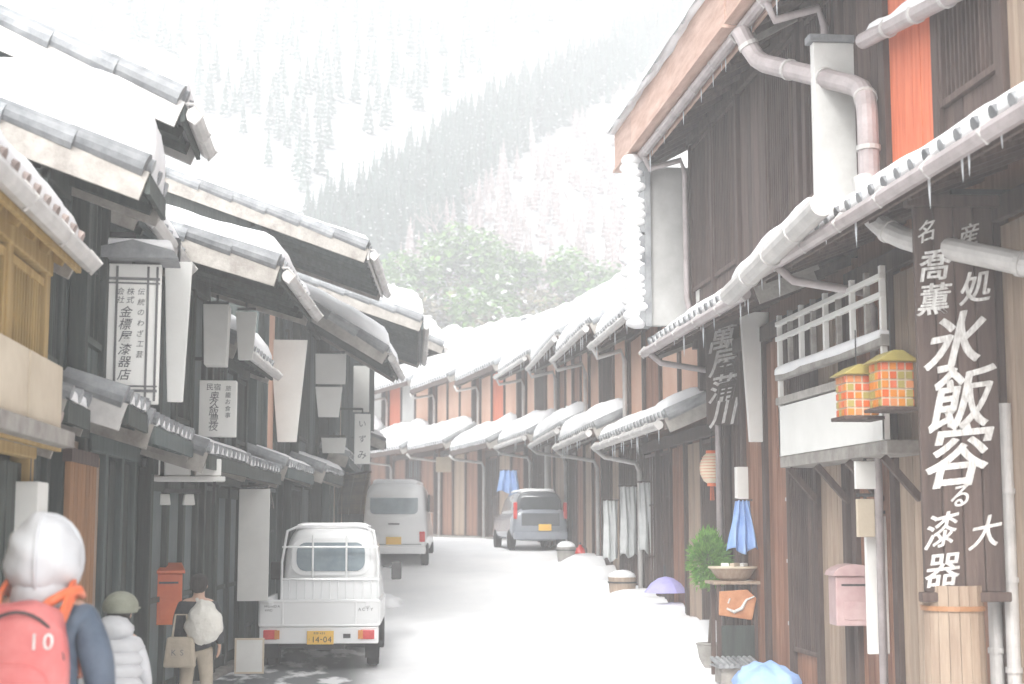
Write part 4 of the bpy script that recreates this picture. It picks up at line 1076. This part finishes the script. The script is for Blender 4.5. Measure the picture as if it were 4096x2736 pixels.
# ------------------------------------------------------------------ things along the fronts
def shrub():
    Y = 19.0; p = at(713, 578, Y); g = gz(0, Y)
    t = thing('potted_shrub', 'bright green bushy shrub in a pot beside the display stand', 'plant', (p.x - .05, Y, g))
    MB().lathe([(.12, 0), (.17, .28), (.19, .30), (.17, .31)], n=20).obj('pot', STONE, t, smooth=False)
    MB().tube([(0, 0, .28), (.04, 0, .8), (.0, .02, 1.45)], [.035, .03, .015], 8).obj('stem', BARK, t)
    rnd = random.Random(4); m = MB()
    for i in range(2600):
        while True:
            q = Vector((rnd.uniform(-1, 1), rnd.uniform(-1, 1), rnd.uniform(-1, 1)))
            if .25 < q.length < 1: break
        q = Vector((q.x * .25 * (1 - .2 * q.z), q.y * .24, q.z * .36)) * (1 + .25 * noise.noise(q * 3))
        c = q + Vector((0, 0, 1.36)); d = (q.normalized() + Vector((rnd.uniform(-.6, .6), rnd.uniform(-.6, .6), rnd.uniform(-.2, .8)))).normalized() * rnd.uniform(.05, .1)
        s_ = d.cross(Vector((rnd.random(), rnd.random(), .3))).normalized() * .010
        m.add([c - s_, c + s_, c + d], [(0, 1, 2)])
    m.obj('foliage', LEAF, t, fixn=False)
shrub()
def cloth(label, px0, px1, py0, py1, Y, flare=.5, m=BLUE, name='hanging_cloth', folds=3, cat='cloth'):
    a = at(px0, py1, Y); b = at(px1, py1, Y); tp = at(px0, py0, Y); W = b.x - a.x; Hh = tp.z - a.z
    t = thing(name, label, cat, ((a.x + b.x) / 2, Y, a.z))
    def fn(u, v):
        w_ = W * (flare + (1 - flare) * (1 - v)); x = (u - .5) * w_
        return (x, .05 * math.sin(u * folds * 6.28 + 1) * (1.2 - v) + .015 * math.sin(u * 23 + v * 6), v * Hh + .04 * math.sin(u * 9) * (1 - v))
    mb = MB().grid(36, 22, fn); o = mb.obj('cloth', m, t, smooth=True, fixn=False)
    so_ = o.modifiers.new('solid', 'SOLIDIFY'); so_.thickness = .008
    MB().tube([(-W * flare / 2 - .04, 0, Hh), (W * flare / 2 + .04, 0, Hh)], .012, 8).obj('rod', WRD, t)
    MB().tube([(0, .06, Hh), (0, .35, Hh + .02)], .01, 6).obj('rod_bracket', DARKM, t)
    return t
cloth('pale blue cloth flaring out below the cream light box', 728, 759, 500, 551, 17.6, .42)
cloth('pale blue awning cloth far up the street left of the hatchback', 497, 520, 470, 492, 38.6, .7)
cloth('indigo noren curtain with white marks, far left of the bend', 446, 464, 481, 502, 50.6, 1.0, mat('indigo_cloth', (.10, .10, .22), (.2, .2, .34), bump=.1), 'noren_curtain', 5, 'curtain')
for i, (a_, b_, y0_, y1_, Yd, lb) in enumerate(((604, 618, 500, 560, 27.2, 'leftmost of the three long white noren curtains'), (621, 637, 486, 556, 26.2, 'middle one of the three long white noren curtains'), (640, 657, 482, 552, 25.0, 'rightmost of the three long white noren curtains'))):
    cloth(lb, a_, b_, y0_, y1_, Yd, 1.0, SHOJI, 'noren_curtain', 2, 'curtain')
def covered_heap():
    p = at(778, 684, 14.4)
    t = thing('covered_heap', 'pale blue sheet thrown over a heap at the foot of the wall', 'covered heap', (p.x - .12, 14.4, 0))
    MB().ell((0, 0, .16), (.32, .36, .22), 28, 18, f=lambda q: Vector((q.x, q.y, max(q.z, -.75))) * (1 + .22 * noise.noise(q * 2.2 + Vector((3, 0, 0))) + .05 * math.sin(q.x * 14 + q.z * 5))).obj('sheet', BLUE, t, smooth=True)
    MB().tube([(-.3, -.2, .1), (0, -.33, .2), (.3, -.2, .1)], .008, 6).obj('cord', CHALK, t)
covered_heap()
def snow_mound(label, x, y, r, h_, seed):
    g = gz(0, y); mb = MB()
    mb.ell((0, 0, 0), (r, r * .8, h_), 36, 18, f=lambda q: Vector((q.x, q.y, max(q.z, -.3))) * (1 + .22 * noise.noise(q * 1.8 + Vector((seed, 0, 0))) + .06 * noise.noise(q * 6 + Vector((seed, 2, 0)))))
    o = mb.obj('snow_mound', SNOW, None, loc=(x, y, g), smooth=True)
    tag(o, label, 'snow pile', 'piles of shovelled snow'); return o
a = at(138, 680, 12.6); snow_mound('shovelled snow heap near the child in the padded coat', a.x, 12.6, .26, .26, 1)
p = at(385, 600, 27.5); snow_mound('snow bank between the pickup and the white van', p.x, 27.5, .3, .2, 4)
BANK = .62
def bank_z(u):
    return BANK * (.78 + .35 * noise.noise(Vector((u * 1.3, 2, 0)))) * min(1, (u / 1.2) ** .5 if u > 0 else 0, max(0, (14.0 - u) / 2.0) ** .5)
def snow_bank():
    def fn(a, b):
        u = 14.0 * a; y = 18.9 + u; w_ = 1.15 + .25 * noise.noise(Vector((u * .8, 7, 0)))
        q = b; hgt = bank_z(u) * (math.sin(math.pi * min(1, q * .72 + .0)) if q < .7 else math.sin(math.pi * .504) * 1.0)
        x = 4.92 + .02 * u * .5 - w_ * (1 - q)
        n_ = noise.noise(Vector((x * 3, y * 2.4, 0))) * .03 + noise.noise(Vector((x * 7, y * 5, 1))) * .012
        return (x, y, gz(0, y) - .03 + max(0, hgt + n_ * min(1, q * 6)) )
    o = MB().grid(150, 16, fn).obj('snow_bank', SNOW, None, smooth=True, fixn=False)
    tag(o, 'ploughed snow bank heaped along the right-hand house fronts', 'snow bank')
snow_bank()

def display_stand():
    Y = 17.9; g = gz(0, Y); x = at(733, 570, Y).x
    t = thing('display_stand', 'wooden display stand with carved board beneath the blue cloth', 'stand', (x, Y, g))
    for sx in (-.22, .22):
        for sy in (-.15, .15): MB().bx(sx - .025, sx + .025, sy - .025, sy + .025, 0, 1.08).obj('leg', WRD, t)
    MB().bx(-.30, .30, -.22, .22, 1.08, 1.12).obj('top', WT, t, bevel=.01)
    MB().bx(-.20, .20, -.20, -.17, .12, .60).obj('lower_board', WLD, t, bevel=.01)
    c = MB().prism([(-.23, .72), (.17, .66), (.23, .92), (.12, 1.02), (-.22, 1.0)], 'y', -.21, -.17).obj('carved_board', mat('orange_wood', (.42, .17, .08), (.6, .3, .16), stretch=(2, 6, 2), scale=3, bump=.3), t, bevel=.012)
    q = MB(); q.tube([(-.14, -.215, .80), (-.05, -.22, .76), (.04, -.22, .80), (.10, -.22, .90), (.2, -.215, .94)], [.012, .02, .022, .014, .008], 8); q.tube([(-.12, -.215, .86), (-.10, -.22, .92)], .01, 6); q.obj('carving', CHALK, c)
display_stand()
def basket():
    Y = 17.9; g = gz(0, Y) + 1.12; x = at(733, 570, Y).x
    t = thing('basket', 'shallow woven basket on the wooden display stand', 'basket', (x, Y, g))
    m = MB().lathe([(.14, .0), (.20, .03), (.28, .14), (.29, .15), (.265, .14), (.18, .04), (.02, .03)], n=30, sy=.75); m.obj('bowl', WT, t)
    m = MB(); m.lathe([(.275, .14), (.305, .15), (.305, .17), (.275, .17)], n=30, sy=.75); m.obj('rim', BEI, t)
    for k, (dx, dy) in enumerate(((-.1, 0), (.05, .04), (.12, -.05), (-.02, -.08))):
        MB().box((dx, dy, .16), (.09, .06, .1), R(20 * k)).obj('packet', [PAP, BEI][k % 2], t, bevel=.01)
basket()
def low_tiled_roof():
    Y = 16.9; p = at(735, 655, Y)
    t = thing('stove_cover', 'low box with a small rippled tile roof near the ground', 'box', (p.x, Y, gz(0, Y)))
    MB().bx(-.2, .2, -.15, .15, 0, .18).obj('body', WG, t, bevel=.01)
    r = MB(); r.prism([(-.24, .18), (.24, .18), (.24, .2), (-.24, .2)], 'y', -.22, .22)
    for k in range(8): r.tube([(-.22 + .063 * k, -.24, .205), (-.22 + .063 * k, .2, .26)], .026, 8)
    r.obj('tile_roof', TILE, t)
low_tiled_roof()
def paper_lantern():
    Y = 19.9; p = at(712, 484, Y); 
    t = thing('paper_lantern', 'oval paper lantern with an orange rim beside the cream light box', 'lantern', (p.x, Y, p.z))
    m = MB(); m.lathe([(.05, 0), (.11, .04), (.155, .13), (.165, .21), (.155, .29), (.11, .38), (.06, .42)], n=26); m.obj('shade', LAN, t, smooth=True)
    q = MB(); q.lathe([(.05, -.03), (.065, -.03), (.065, .012), (.05, .012)], n=20); q.lathe([(.06, .41), (.075, .41), (.075, .45), (.05, .45)], n=20)
    for k in range(9):
        z = .04 + .04 * k; r_ = .168 * math.sin(math.pi * (k + 1.3) / 11.6) ** .45
        q.lathe([(r_ - .001, z - .003), (r_ + .003, z), (r_ - .001, z + .003)], n=26)
    q.obj('rim', ORS if 'ORS' in globals() else ORP, t)
    MB().tube([(0, 0, .45), (0, 0, .7), (.35, 0, .72)], .008, 6).obj('bracket', DARKM, t)
    q = MB()
    for k in range(5): q.tube([(.02 * math.cos(k), .02 * math.sin(k), -.03), (.025 * math.cos(k), .025 * math.sin(k), -.22)], .005, 5)
    q.obj('tassel', ORP, t)
paper_lantern()
def barrel():
    Y = 10.7; p = at(952, 585, Y)
    t = thing('wooden_drum', 'tall tan stave drum standing below the big carved sign', 'drum', (p.x, Y, 0))
    m = MB(); n = 18
    for k in range(n):
        a0 = 2 * math.pi * k / n + .01; a1 = 2 * math.pi * (k + 1) / n - .01; pts = []
        for r_, z in ((.215, 0), (.225, .6), (.215, p.z)):
            for a_ in (a0, a1): pts.append((r_ * math.cos(a_), r_ * math.sin(a_), z))
        for r_, z in ((.19, 0), (.20, .6), (.19, p.z)):
            for a_ in (a0, a1): pts.append((r_ * math.cos(a_), r_ * math.sin(a_), z))
        m.add(pts, [(0, 1, 3, 2), (2, 3, 5, 4), (7, 6, 8, 9), (9, 8, 10, 11), (4, 5, 11, 10), (0, 2, 8, 6), (2, 4, 10, 8), (3, 1, 7, 9), (5, 3, 9, 11)])
    m.obj('staves', WT, t)
    q = MB()
    for z in (.3, p.z - .18): q.lathe([(.222, z), (.231, z), (.231, z + .035), (.222, z + .035)], n=36)
    q.obj('hoop', mat('copper_hoop', (.3, .15, .07), (.42, .22, .12), rough=.4, bump=.05), t)
    MB().lathe([(.0, p.z - .06), (.195, p.z - .06), (.195, p.z - .03), (.0, p.z - .03)], n=30).obj('lid', WT, t)
barrel()
def tub(label, px, Y, r, h_, m, rim=None):
    p = at(px, 550, Y); t = thing('planter_tub', label, 'tub', (p.x, Y, gz(0, Y) + bank_z(Y - 18.9) * .6), 0, 'tubs along the right-hand fronts')
    MB().lathe([(r * .85, 0), (r, h_), (r * .92, h_), (r * .85, h_ * .9)], n=24).obj('tub', m, t)
    MB().lathe([(r + .002, h_ * .75), (r + .01, h_ * .75), (r + .012, h_ * .82), (r + .003, h_ * .82)], n=24).obj('hoop', rim or DARKM, t)
    MB().ell((0, 0, h_), (r * .95, r * .95, .12), 22, 12, f=lambda q: Vector((q.x, q.y, max(q.z, -.1))) * (1 + .1 * noise.noise(q * 3))).obj('snow_cover', SNOW, t, smooth=True)
tub('pale wooden tub with snow before the noren curtains', 622, 25.4, .24, .40, WT)
tub('small grey stone tub up the street near the red bag', 566, 31.0, .2, .3, STONE)
def umbrella(label, px, py, Y, m, rz, r=.32):
    p = at(px, py, Y); g = gz(0, Y) + .62; t = thing('umbrella', label, 'umbrella', (p.x - .22, Y, g + .02), rz)
    cap = MB(); n = 8
    vs = [(0, 0, .3)]; 
    prof = [(.35, .27), (.7, .19), (1.0, .06)]
    for f_, z in prof:
        for k in range(n * 3):
            a_ = 2 * math.pi * k / (n * 3); sc_ = 1 - (.05 * f_ if k % 3 else 0); vs.append((r * f_ * sc_ * math.cos(a_), r * f_ * sc_ * math.sin(a_), z))
    N3 = n * 3; fs = [(0, 1 + k, 1 + (k + 1) % N3) for k in range(N3)]
    for j in range(2): fs += [(1 + j * N3 + k, 1 + (j + 1) * N3 + k, 1 + (j + 1) * N3 + (k + 1) % N3, 1 + j * N3 + (k + 1) % N3) for k in range(N3)]
    o = cap.add(vs, fs).obj('canopy', m, t, smooth=False); so_ = o.modifiers.new('s', 'SOLIDIFY'); so_.thickness = .004
    MB().tube([(0, 0, .34), (0, 0, .04), (.0, .02, -.03), (.04, .02, -.04)], .008, 6).obj('shaft', DARKM, t)
umbrella('open violet umbrella resting on the snow left of the green shrub', 680, 565, 22.4, VIO, .3, .34)
def red_bag():
    p = at(580, 540, 31.5); t = thing('fire_extinguisher', 'red fire extinguisher standing at a house front up the street', 'extinguisher', (p.x, 31.5, gz(0, 31.5)))
    MB().lathe([(.1, 0), (.115, .03), (.115, .42), (.09, .50), (.035, .54), (.035, .58)], n=18).obj('cylinder', REDL, t, smooth=True)
    MB().box((0, 0, .61), (.03, .15, .04)).obj('handle', DARKM, t, bevel=.006)
    MB().tube([(.03, 0, .57), (.14, 0, .5), (.15, 0, .2)], .012, 8).obj('hose', RUB, t)
red_bag()
def planter_box(label, x, y, rz):
    t = thing('flower_box', label, 'flower box', (x, y, EYE + .42), rz)
    MB().bx(-.45, .45, -.12, .12, 0, .05).obj('shelf', PAPG, t, bevel=.01)
    for k in range(3): MB().bx(-.42 + .29 * k, -.17 + .29 * k, -.1, .1, .055, .22).obj('pot', PAP, t, bevel=.012)
    q = MB()
    for s in (-.35, .35): q.bar((s, .1, -.2), (s, -.08, 0), .03, .03)
    q.obj('bracket', DARKM, t)
c = at(178, 468, 14.9); planter_box('white shelf with three square white pots on the teal wall', c.x, 14.9, R(8))
def ledge():
    t = thing('shop_fascia', 'beige panelled box ledge under the ochre posts at the left edge', 'ledge', (-1.93, 7.5, EYE + .58))
    for k in range(3): MB().bx(0, .14, -.9 + 1.0 * k, .05 + 1.0 * k, .0, .40).obj('panel', BEI, t, bevel=.012)
    MB().bx(-.05, .2, -1, 2.2, -.10, .0).obj('shelf', WG, t, bevel=.01)
ledge()
def lamp_row(label, px, py, Y, W, n):
    c = at(px, py, Y); t = thing('eaves_lights', label, 'light fitting', (c.x, Y, c.z), R(10))
    MB().bx(-W / 2, W / 2, -.03, .03, .12, .16).obj('rail', DARKM, t)
    for k in range(n):
        x = -W / 2 + W * (k + .5) / n
        MB().prism([(x - .06, 0), (x + .06, 0), (x + .045, .11), (x - .045, .11)], 'y', -.07, .07).obj('lamp_shade', PAPG, t, bevel=.008)
lamp_row('row of four dim grey lamp shades above the orange letter box', 152, 505, 15.3, .95, 4)
def picture(px0, px1, py0, py1, Y, label, m, fr):
    a = at(px0, py1, Y); b = at(px1, py1, Y); tp = at(px0, py0, Y)
    t = thing('shop_poster', label, 'poster', ((a.x + b.x) / 2, Y, a.z)); W = b.x - a.x; Hh = tp.z - a.z
    MB().bx(-W / 2, W / 2, -.01, .01, 0, Hh).obj('sheet', m, t)
    f = MB(); f.bx(-W / 2 - .02, -W / 2, -.02, .02, -.02, Hh + .02); f.bx(W / 2, W / 2 + .02, -.02, .02, -.02, Hh + .02); f.bx(-W / 2, W / 2, -.018, .018, Hh, Hh + .02); f.bx(-W / 2, W / 2, -.018, .018, -.02, 0); f.obj('frame', fr, t)
picture(236, 262, 640, 672, 17.4, 'small pale standing board on the ground beside the pickup', PAPG, BEI)
# ---- poles and wires
def pole(label, px, Y, top):
    p = at(px, 500, Y); g = gz(0, Y); t = thing('utility_pole', label, 'pole', (p.x, Y, g)); Hh = top + EYE - g
    MB().tube([(0, 0, -.2), (0, 0, Hh)], [.10, .07], 12).obj('shaft', PAPG, t, smooth=False)
    MB().bx(-.5, .5, -.04, .04, Hh - .7, Hh - .62).obj('cross_arm', WG, t)
    for x in (-.45, 0, .45): MB().lathe([(.02, 0), (.04, .04), (.03, .08), (.02, .12)], n=10).obj('insulator', PAP, t, loc=(x, 0, Hh - .62))
    return (p.x, Y, top + EYE - .5)
a1 = pole('slender pale pole at the bend before the widest snow roof', 548, 38.3, 4.6)
# ---- the deep brown board door on the left
def door_board():
    Y = 11.6; a = at(70, 590, Y)
    t = thing('wooden_shutter', 'orange-brown wooden shutter panel behind the white hood', 'shutter', (-2.0, 10.95, 0), R(90))
    mb = MB()
    for k in range(7): mb.bx(.02 + .16 * k, .165 + .16 * k, -.02, .02 + .004 * (k % 2), .1, 2.15)
    mb.obj('boards', mat('orange_brown_boards', (.22, .105, .045), (.36, .19, .09), stretch=V, scale=2, bump=.3, island=.15), t)
    MB().bx(0, 1.16, -.03, .04, 2.15, 2.25).obj('head_rail', WRD, t); MB().bx(0, 1.16, -.03, .04, 0, .1).obj('bottom_rail', WRD, t)
door_board()
# ---- woven bamboo blind over the shop front by the pickup
def blind(label, x, y, z, rz, W, Hh, m):
    t = thing('bamboo_blind', label, 'blind', (x, y, z), rz)
    mb = MB(); n = int(Hh / .022)
    for k in range(n): mb.box((0, -.12 * math.sin(k / n * 1.4), -k * .022), (W, .012, .013))
    mb.obj('slats', m, t)
    q = MB()
    for s in (-.4, 0, .4): q.tube([(s * W, -.02 - .12 * math.sin(k_ / 8 * 1.4), -Hh * k_ / 8) for k_ in range(9)], .006, 5)
    q.obj('cord', WG, t); MB().bx(-W / 2, W / 2, -.02, .02, .0, .04).obj('rod', WRD, t)
blind('rolled-out brown bamboo blind above the white van', .1, 30.2, EYE + 1.0, R(-75), 2.2, .8, mat('bamboo', (.22, .16, .09), (.34, .26, .16), bump=0, island=.2))
blind('grey reed blind slanting over the front beside the notice board', -1.25, 20.9, EYE + .62, R(100), 1.4, .4, WG)

# ------------------------------------------------------------------ trees
def conifer_mesh(Hh, R_, tiers, seed, snow=.35, dens=1.0, core=False):
    rnd = random.Random(seed); m = MB()
    for i in range(tiers):
        f = i / (tiers - 1); z = Hh * (.10 + .88 * f); r = R_ * (1 - f) ** .85 + .05; nb = max(4, int((13 - 7 * f) * dens)); a0 = rnd.random() * 6.28
        for k in range(nb):
            a = a0 + 6.283 * k / nb + rnd.uniform(-.25, .25); rr = r * rnd.uniform(.65, 1.12)
            d = Vector((math.cos(a), math.sin(a), 0)); s_ = Vector((-d.y, d.x, 0))
            segs = 3
            for q in range(segs):
                t0 = q / segs; t1 = (q + 1) / segs
                wv = (.30 * (1 - t0 * .8)) * rr * .6; wv1 = (.30 * (1 - t1 * .8)) * rr * .6
                z0 = z - rr * .35 * t0 ** 1.5; z1 = z - rr * .35 * t1 ** 1.5 - rnd.uniform(0, .06) * rr
                p0 = d * rr * t0 + Vector((0, 0, z0)); p1 = d * rr * t1 + Vector((0, 0, z1))
                m.m = 1 if rnd.random() < snow else 0
                m.add([p0 - s_ * wv + Vector((0, 0, -wv * .5)), p0, p0 + s_ * wv + Vector((0, 0, -wv * .5)), p1 + s_ * wv1 + Vector((0, 0, -wv1 * .6)), p1, p1 - s_ * wv1 + Vector((0, 0, -wv1 * .6))], [(0, 1, 4, 5), (1, 2, 3, 4)])
    if core:
        m.m = 0; pr = [(R_ * .62 * (1 - f) * (1.0 if j % 2 else .78), Hh * (.08 + .9 * f)) for j, f in enumerate([i / 14 for i in range(15)])]; m.lathe([(max(a, .01), b) for a, b in pr], n=9)
    return m
def leafy_mesh(R_, Hh, z0, n, seed, snow=.2, leaf=.22, arch=False):
    rnd = random.Random(seed); m = MB(); lobes = [(Vector((rnd.uniform(-.6, .6) * R_, rnd.uniform(-.6, .6) * R_, z0 + rnd.uniform(.1, .9) * Hh)), rnd.uniform(.3, .55) * R_) for _ in range(14)]
    for i in range(n):
        c, r = lobes[rnd.randrange(14)]
        d = Vector((rnd.gauss(0, 1), rnd.gauss(0, 1), rnd.gauss(0, 1))).normalized()
        p = c + d * r * rnd.uniform(.6, 1.05)
        u = Vector((rnd.uniform(-1, 1), rnd.uniform(-1, 1), rnd.uniform(-.7, .2))).normalized(); v = u.cross(Vector((0, 0, 1)) + d * .5).normalized()
        l = leaf * rnd.uniform(.6, 1.3); m.m = 1 if (rnd.random() < snow * (1.6 if d.z > .2 else .4)) else 0
        m.add([p - v * l * .25, p + u * l * .5 - v * l * .3, p + u * l, p + u * l * .5 + v * l * .3, p + v * l * .25], [(0, 1, 2, 3, 4)])
    return m
def branch_tree(Hh, seed, depth=5):
    rnd = random.Random(seed); m = MB()
    def rec(p, d, l, r, k):
        q = p + d * l + Vector((rnd.uniform(-.08, .08), rnd.uniform(-.08, .08), 0)) * l
        m.tube([p, (p + q) / 2 + Vector((rnd.uniform(-.05, .05), rnd.uniform(-.05, .05), 0)) * l, q], [r, r * .85, r * .7], 4 if k < 4 else 5, cap=False)
        if k == 0: return
        for i in range(rnd.choice((2, 3, 3)) if k > 1 else 3):
            nd = (d + Vector((rnd.uniform(-.75, .75), rnd.uniform(-.75, .75), rnd.uniform(-.15, .45)))).normalized()
            rec(q if i else p + (q - p) * rnd.uniform(.5, .95), nd, l * rnd.uniform(.62, .82), r * .62, k - 1)
    rec(Vector((0, 0, 0)), Vector((0, 0, 1)), Hh * .26, Hh * .016, depth)
    return m

# green snow-dusted trees just behind the bend
BLF = [leafy_mesh(2.6, 4.2, 1.2, 5200, s, .10, .34).obj('crown', [lm, SNOW], None, fixn=False) for s, lm in ((1, LEAFB), (2, LEAFO), (3, LEAFB))]
CNF = [conifer_mesh(7.0, 1.7, 26, s, .35).obj('crown', [NEED, SNOW], None, fixn=False) for s in (5, 6)]
TRK = MB().tube([(0, 0, -1), (.05, 0, 2.5), (0, .05, 5.0)], [.16, .12, .05], 8).obj('trunk', BARK, None)
def tree(name, label, src, loc, sc, rz, cat='tree', group='trees at the foot of the hillside'):
    t = thing(name, label, cat, loc, rz, group); t.scale = (sc, sc, sc)
    for s in (src, TRK):
        c = s.copy(); C.objects.link(c); c.parent = t
    return t
rnd = random.Random(12)
greens = [(398, 300, 'yellow-green snow-dusted tree rising just right of the left-hand roof tips'), (428, 285, 'green snow-dusted tree second from the left above the bend'), (462, 268, 'tallest green snow-dusted tree above the bend'), (500, 290, 'green snow-dusted tree in the middle of the clump above the bend'), (535, 322, 'green snow-dusted tree right of the clump middle'), (566, 335, 'green snow-dusted tree closest to the snowy wing wall'), (445, 330, 'low green bush-like tree above the left end of the snow roofs'), (490, 338, 'low green tree directly above the slender pole side'), (520, 360, 'lowest green tree peeking over the snow roofs'), (588, 300, 'dim green tree half behind the snowy wing wall')]
for i, (px, py, lb) in enumerate(greens):
    Yd = 73 + rnd.uniform(-1, 7); p = at(px, py, Yd); sc = rnd.uniform(1.0, 1.35)
    z = hill(p.x, Yd)
    q = p.z - 3.2 * sc
    # stand the tree on the slope where its crown shows at the right height
    yy = Yd
    for _ in range(60):
        pp = at(px, py, yy)
        if hill(pp.x, yy) + 3.2 * sc >= pp.z: break
        yy += .5
    pp = at(px, py, yy)
    tree('evergreen_tree', lb, BLF[(0, 1, 2, 0, 1, 2, 1, 0, 1, 2)[i % 10]], (pp.x, yy, hill(pp.x, yy) - .2), sc, rnd.random() * 6)
for s in BLF + CNF: pass
# frosted bare trees: a few meshes, many copies
BRT = []
for s in (3, 8, 21):
    BRT.append(branch_tree(7.0, s).obj('branches', FROST, None, fixn=False))
bn = 0
spots = [(470, 225), (500, 200), (530, 235), (545, 180), (575, 210), (560, 255), (600, 165), (610, 230), (590, 285), (625, 120), (520, 265), (440, 250), (575, 140), (600, 330)]
names = ['lowest left', 'left of centre', 'centre', 'upper centre', 'centre right', 'low centre right', 'upper right', 'right, beside the wing wall', 'low, behind the wing wall', 'highest', 'low centre', 'far left', 'second highest', 'lowest right']
for i, ((px, py), nmz) in enumerate(zip(spots, names)):
    hp = hill_hit(px, py + 14)
    if hp is None: continue
    t = thing('bare_tree', 'frosted pinkish bare tree on the slope, %s of the group' % nmz, 'tree', hp - Vector((0, 0, .3)), rnd.random() * 6, 'frosted bare trees on the slope')
    sc = rnd.uniform(.8, 1.15); t.scale = (sc, sc, sc)
    c = BRT[i % 3].copy(); C.objects.link(c); c.parent = t
for s in BRT + BLF + CNF + [TRK]:
    bpy.data.objects.remove(s)
# the belt of dark conifers and the sparse far wood: masses nobody could count
def inside(px, py, poly):
    c = False; n = len(poly)
    for i in range(n):
        (x0, y0), (x1, y1) = poly[i], poly[(i + 1) % n]
        if (y0 > py) != (y1 > py) and px < (x1 - x0) * (py - y0) / (y1 - y0) + x0: c = not c
    return c
def mass(name, poly, n, mats_, snow, hh, seed, label, dens=.6, kindm='c', tiers=11):
    r_ = random.Random(seed); xs = [p[0] for p in poly]; ys = [p[1] for p in poly]; m = MB(); protos = []
    for s in range(4): protos.append(conifer_mesh(1.0, .22, tiers, seed * 7 + s, snow, dens, True))
    k = 0; tries = 0
    while k < n and tries < n * 30:
        tries += 1
        px = r_.uniform(min(xs), max(xs)); py = r_.uniform(min(ys), max(ys))
        if not inside(px, py, poly): continue
        hp = hill_hit(px, py)
        if hp is None: continue
        pr = protos[r_.randrange(4)]; h_ = hh * r_.uniform(.7, 1.25); a = r_.random() * 6.28; ca, sa = math.cos(a) * h_, math.sin(a) * h_
        vs = [(hp.x + x * ca - y * sa, hp.y + x * sa + y * ca, hp.z - .2 + z * h_) for x, y, z in pr.v]
        o = len(m.v); m.v += vs; m.f += [tuple(i + o for i in f) for f in pr.f]; m.mi += pr.mi; k += 1
    ob = m.obj(name, mats_, None, fixn=False); ob['kind'] = 'stuff'; ob['label'] = label; ob['category'] = 'wood'
    return ob
mass('conifer_wood', [(296, 262), (300, 250), (350, 222), (400, 185), (460, 135), (530, 95), (600, 55), (650, 20), (700, 10), (640, 85), (570, 130), (510, 165), (465, 215), (425, 255), (360, 275), (296, 275)], 560, [NEED, SNOW], .10, 4.4, 3, 'belt of dark conifers crossing the snowy slope')
mass('snowy_wood', [(0, -40), (620, -40), (560, 30), (420, 115), (300, 205), (180, 90), (0, 30)], 260, [NEED, SNOW], .94, 4.2, 4, 'snow-covered wood fading into the falling snow above the roofs')
mass('snowy_brushwood', [(640, 100), (560, 130), (470, 205), (400, 262), (400, 300), (640, 330)], 220, [FROST, SNOW], .6, 3.0, 6, 'snow-covered brushwood on the lower slope', tiers=8)

# ------------------------------------------------------------------ falling-snow haze
def haze():
    x0, x1, y0, y1, z0, z1 = -170, 170, -30, 405, -1.6, 98
    o = MB().bx(x0, x1, y0, y1, z0, z1).obj('haze', mat('snow_haze', (1, 1, 1), bump=0), None)
    m = bpy.data.materials.new('falling_snow_air'); m.use_nodes = True; n = m.node_tree; n.nodes.clear()
    v = n.nodes.new('ShaderNodeVolumePrincipled'); v.inputs['Density'].default_value = HAZE_D
    v.inputs['Color'].default_value = (.76, .77, .78, 1); v.inputs['Anisotropy'].default_value = .0
    q = n.nodes.new('ShaderNodeOutputMaterial'); n.links.new(v.outputs[0], q.inputs['Volume'])
    o.data.materials.clear(); o.data.materials.append(m); o['kind'] = 'stuff'
HAZE_D = .0072
haze()
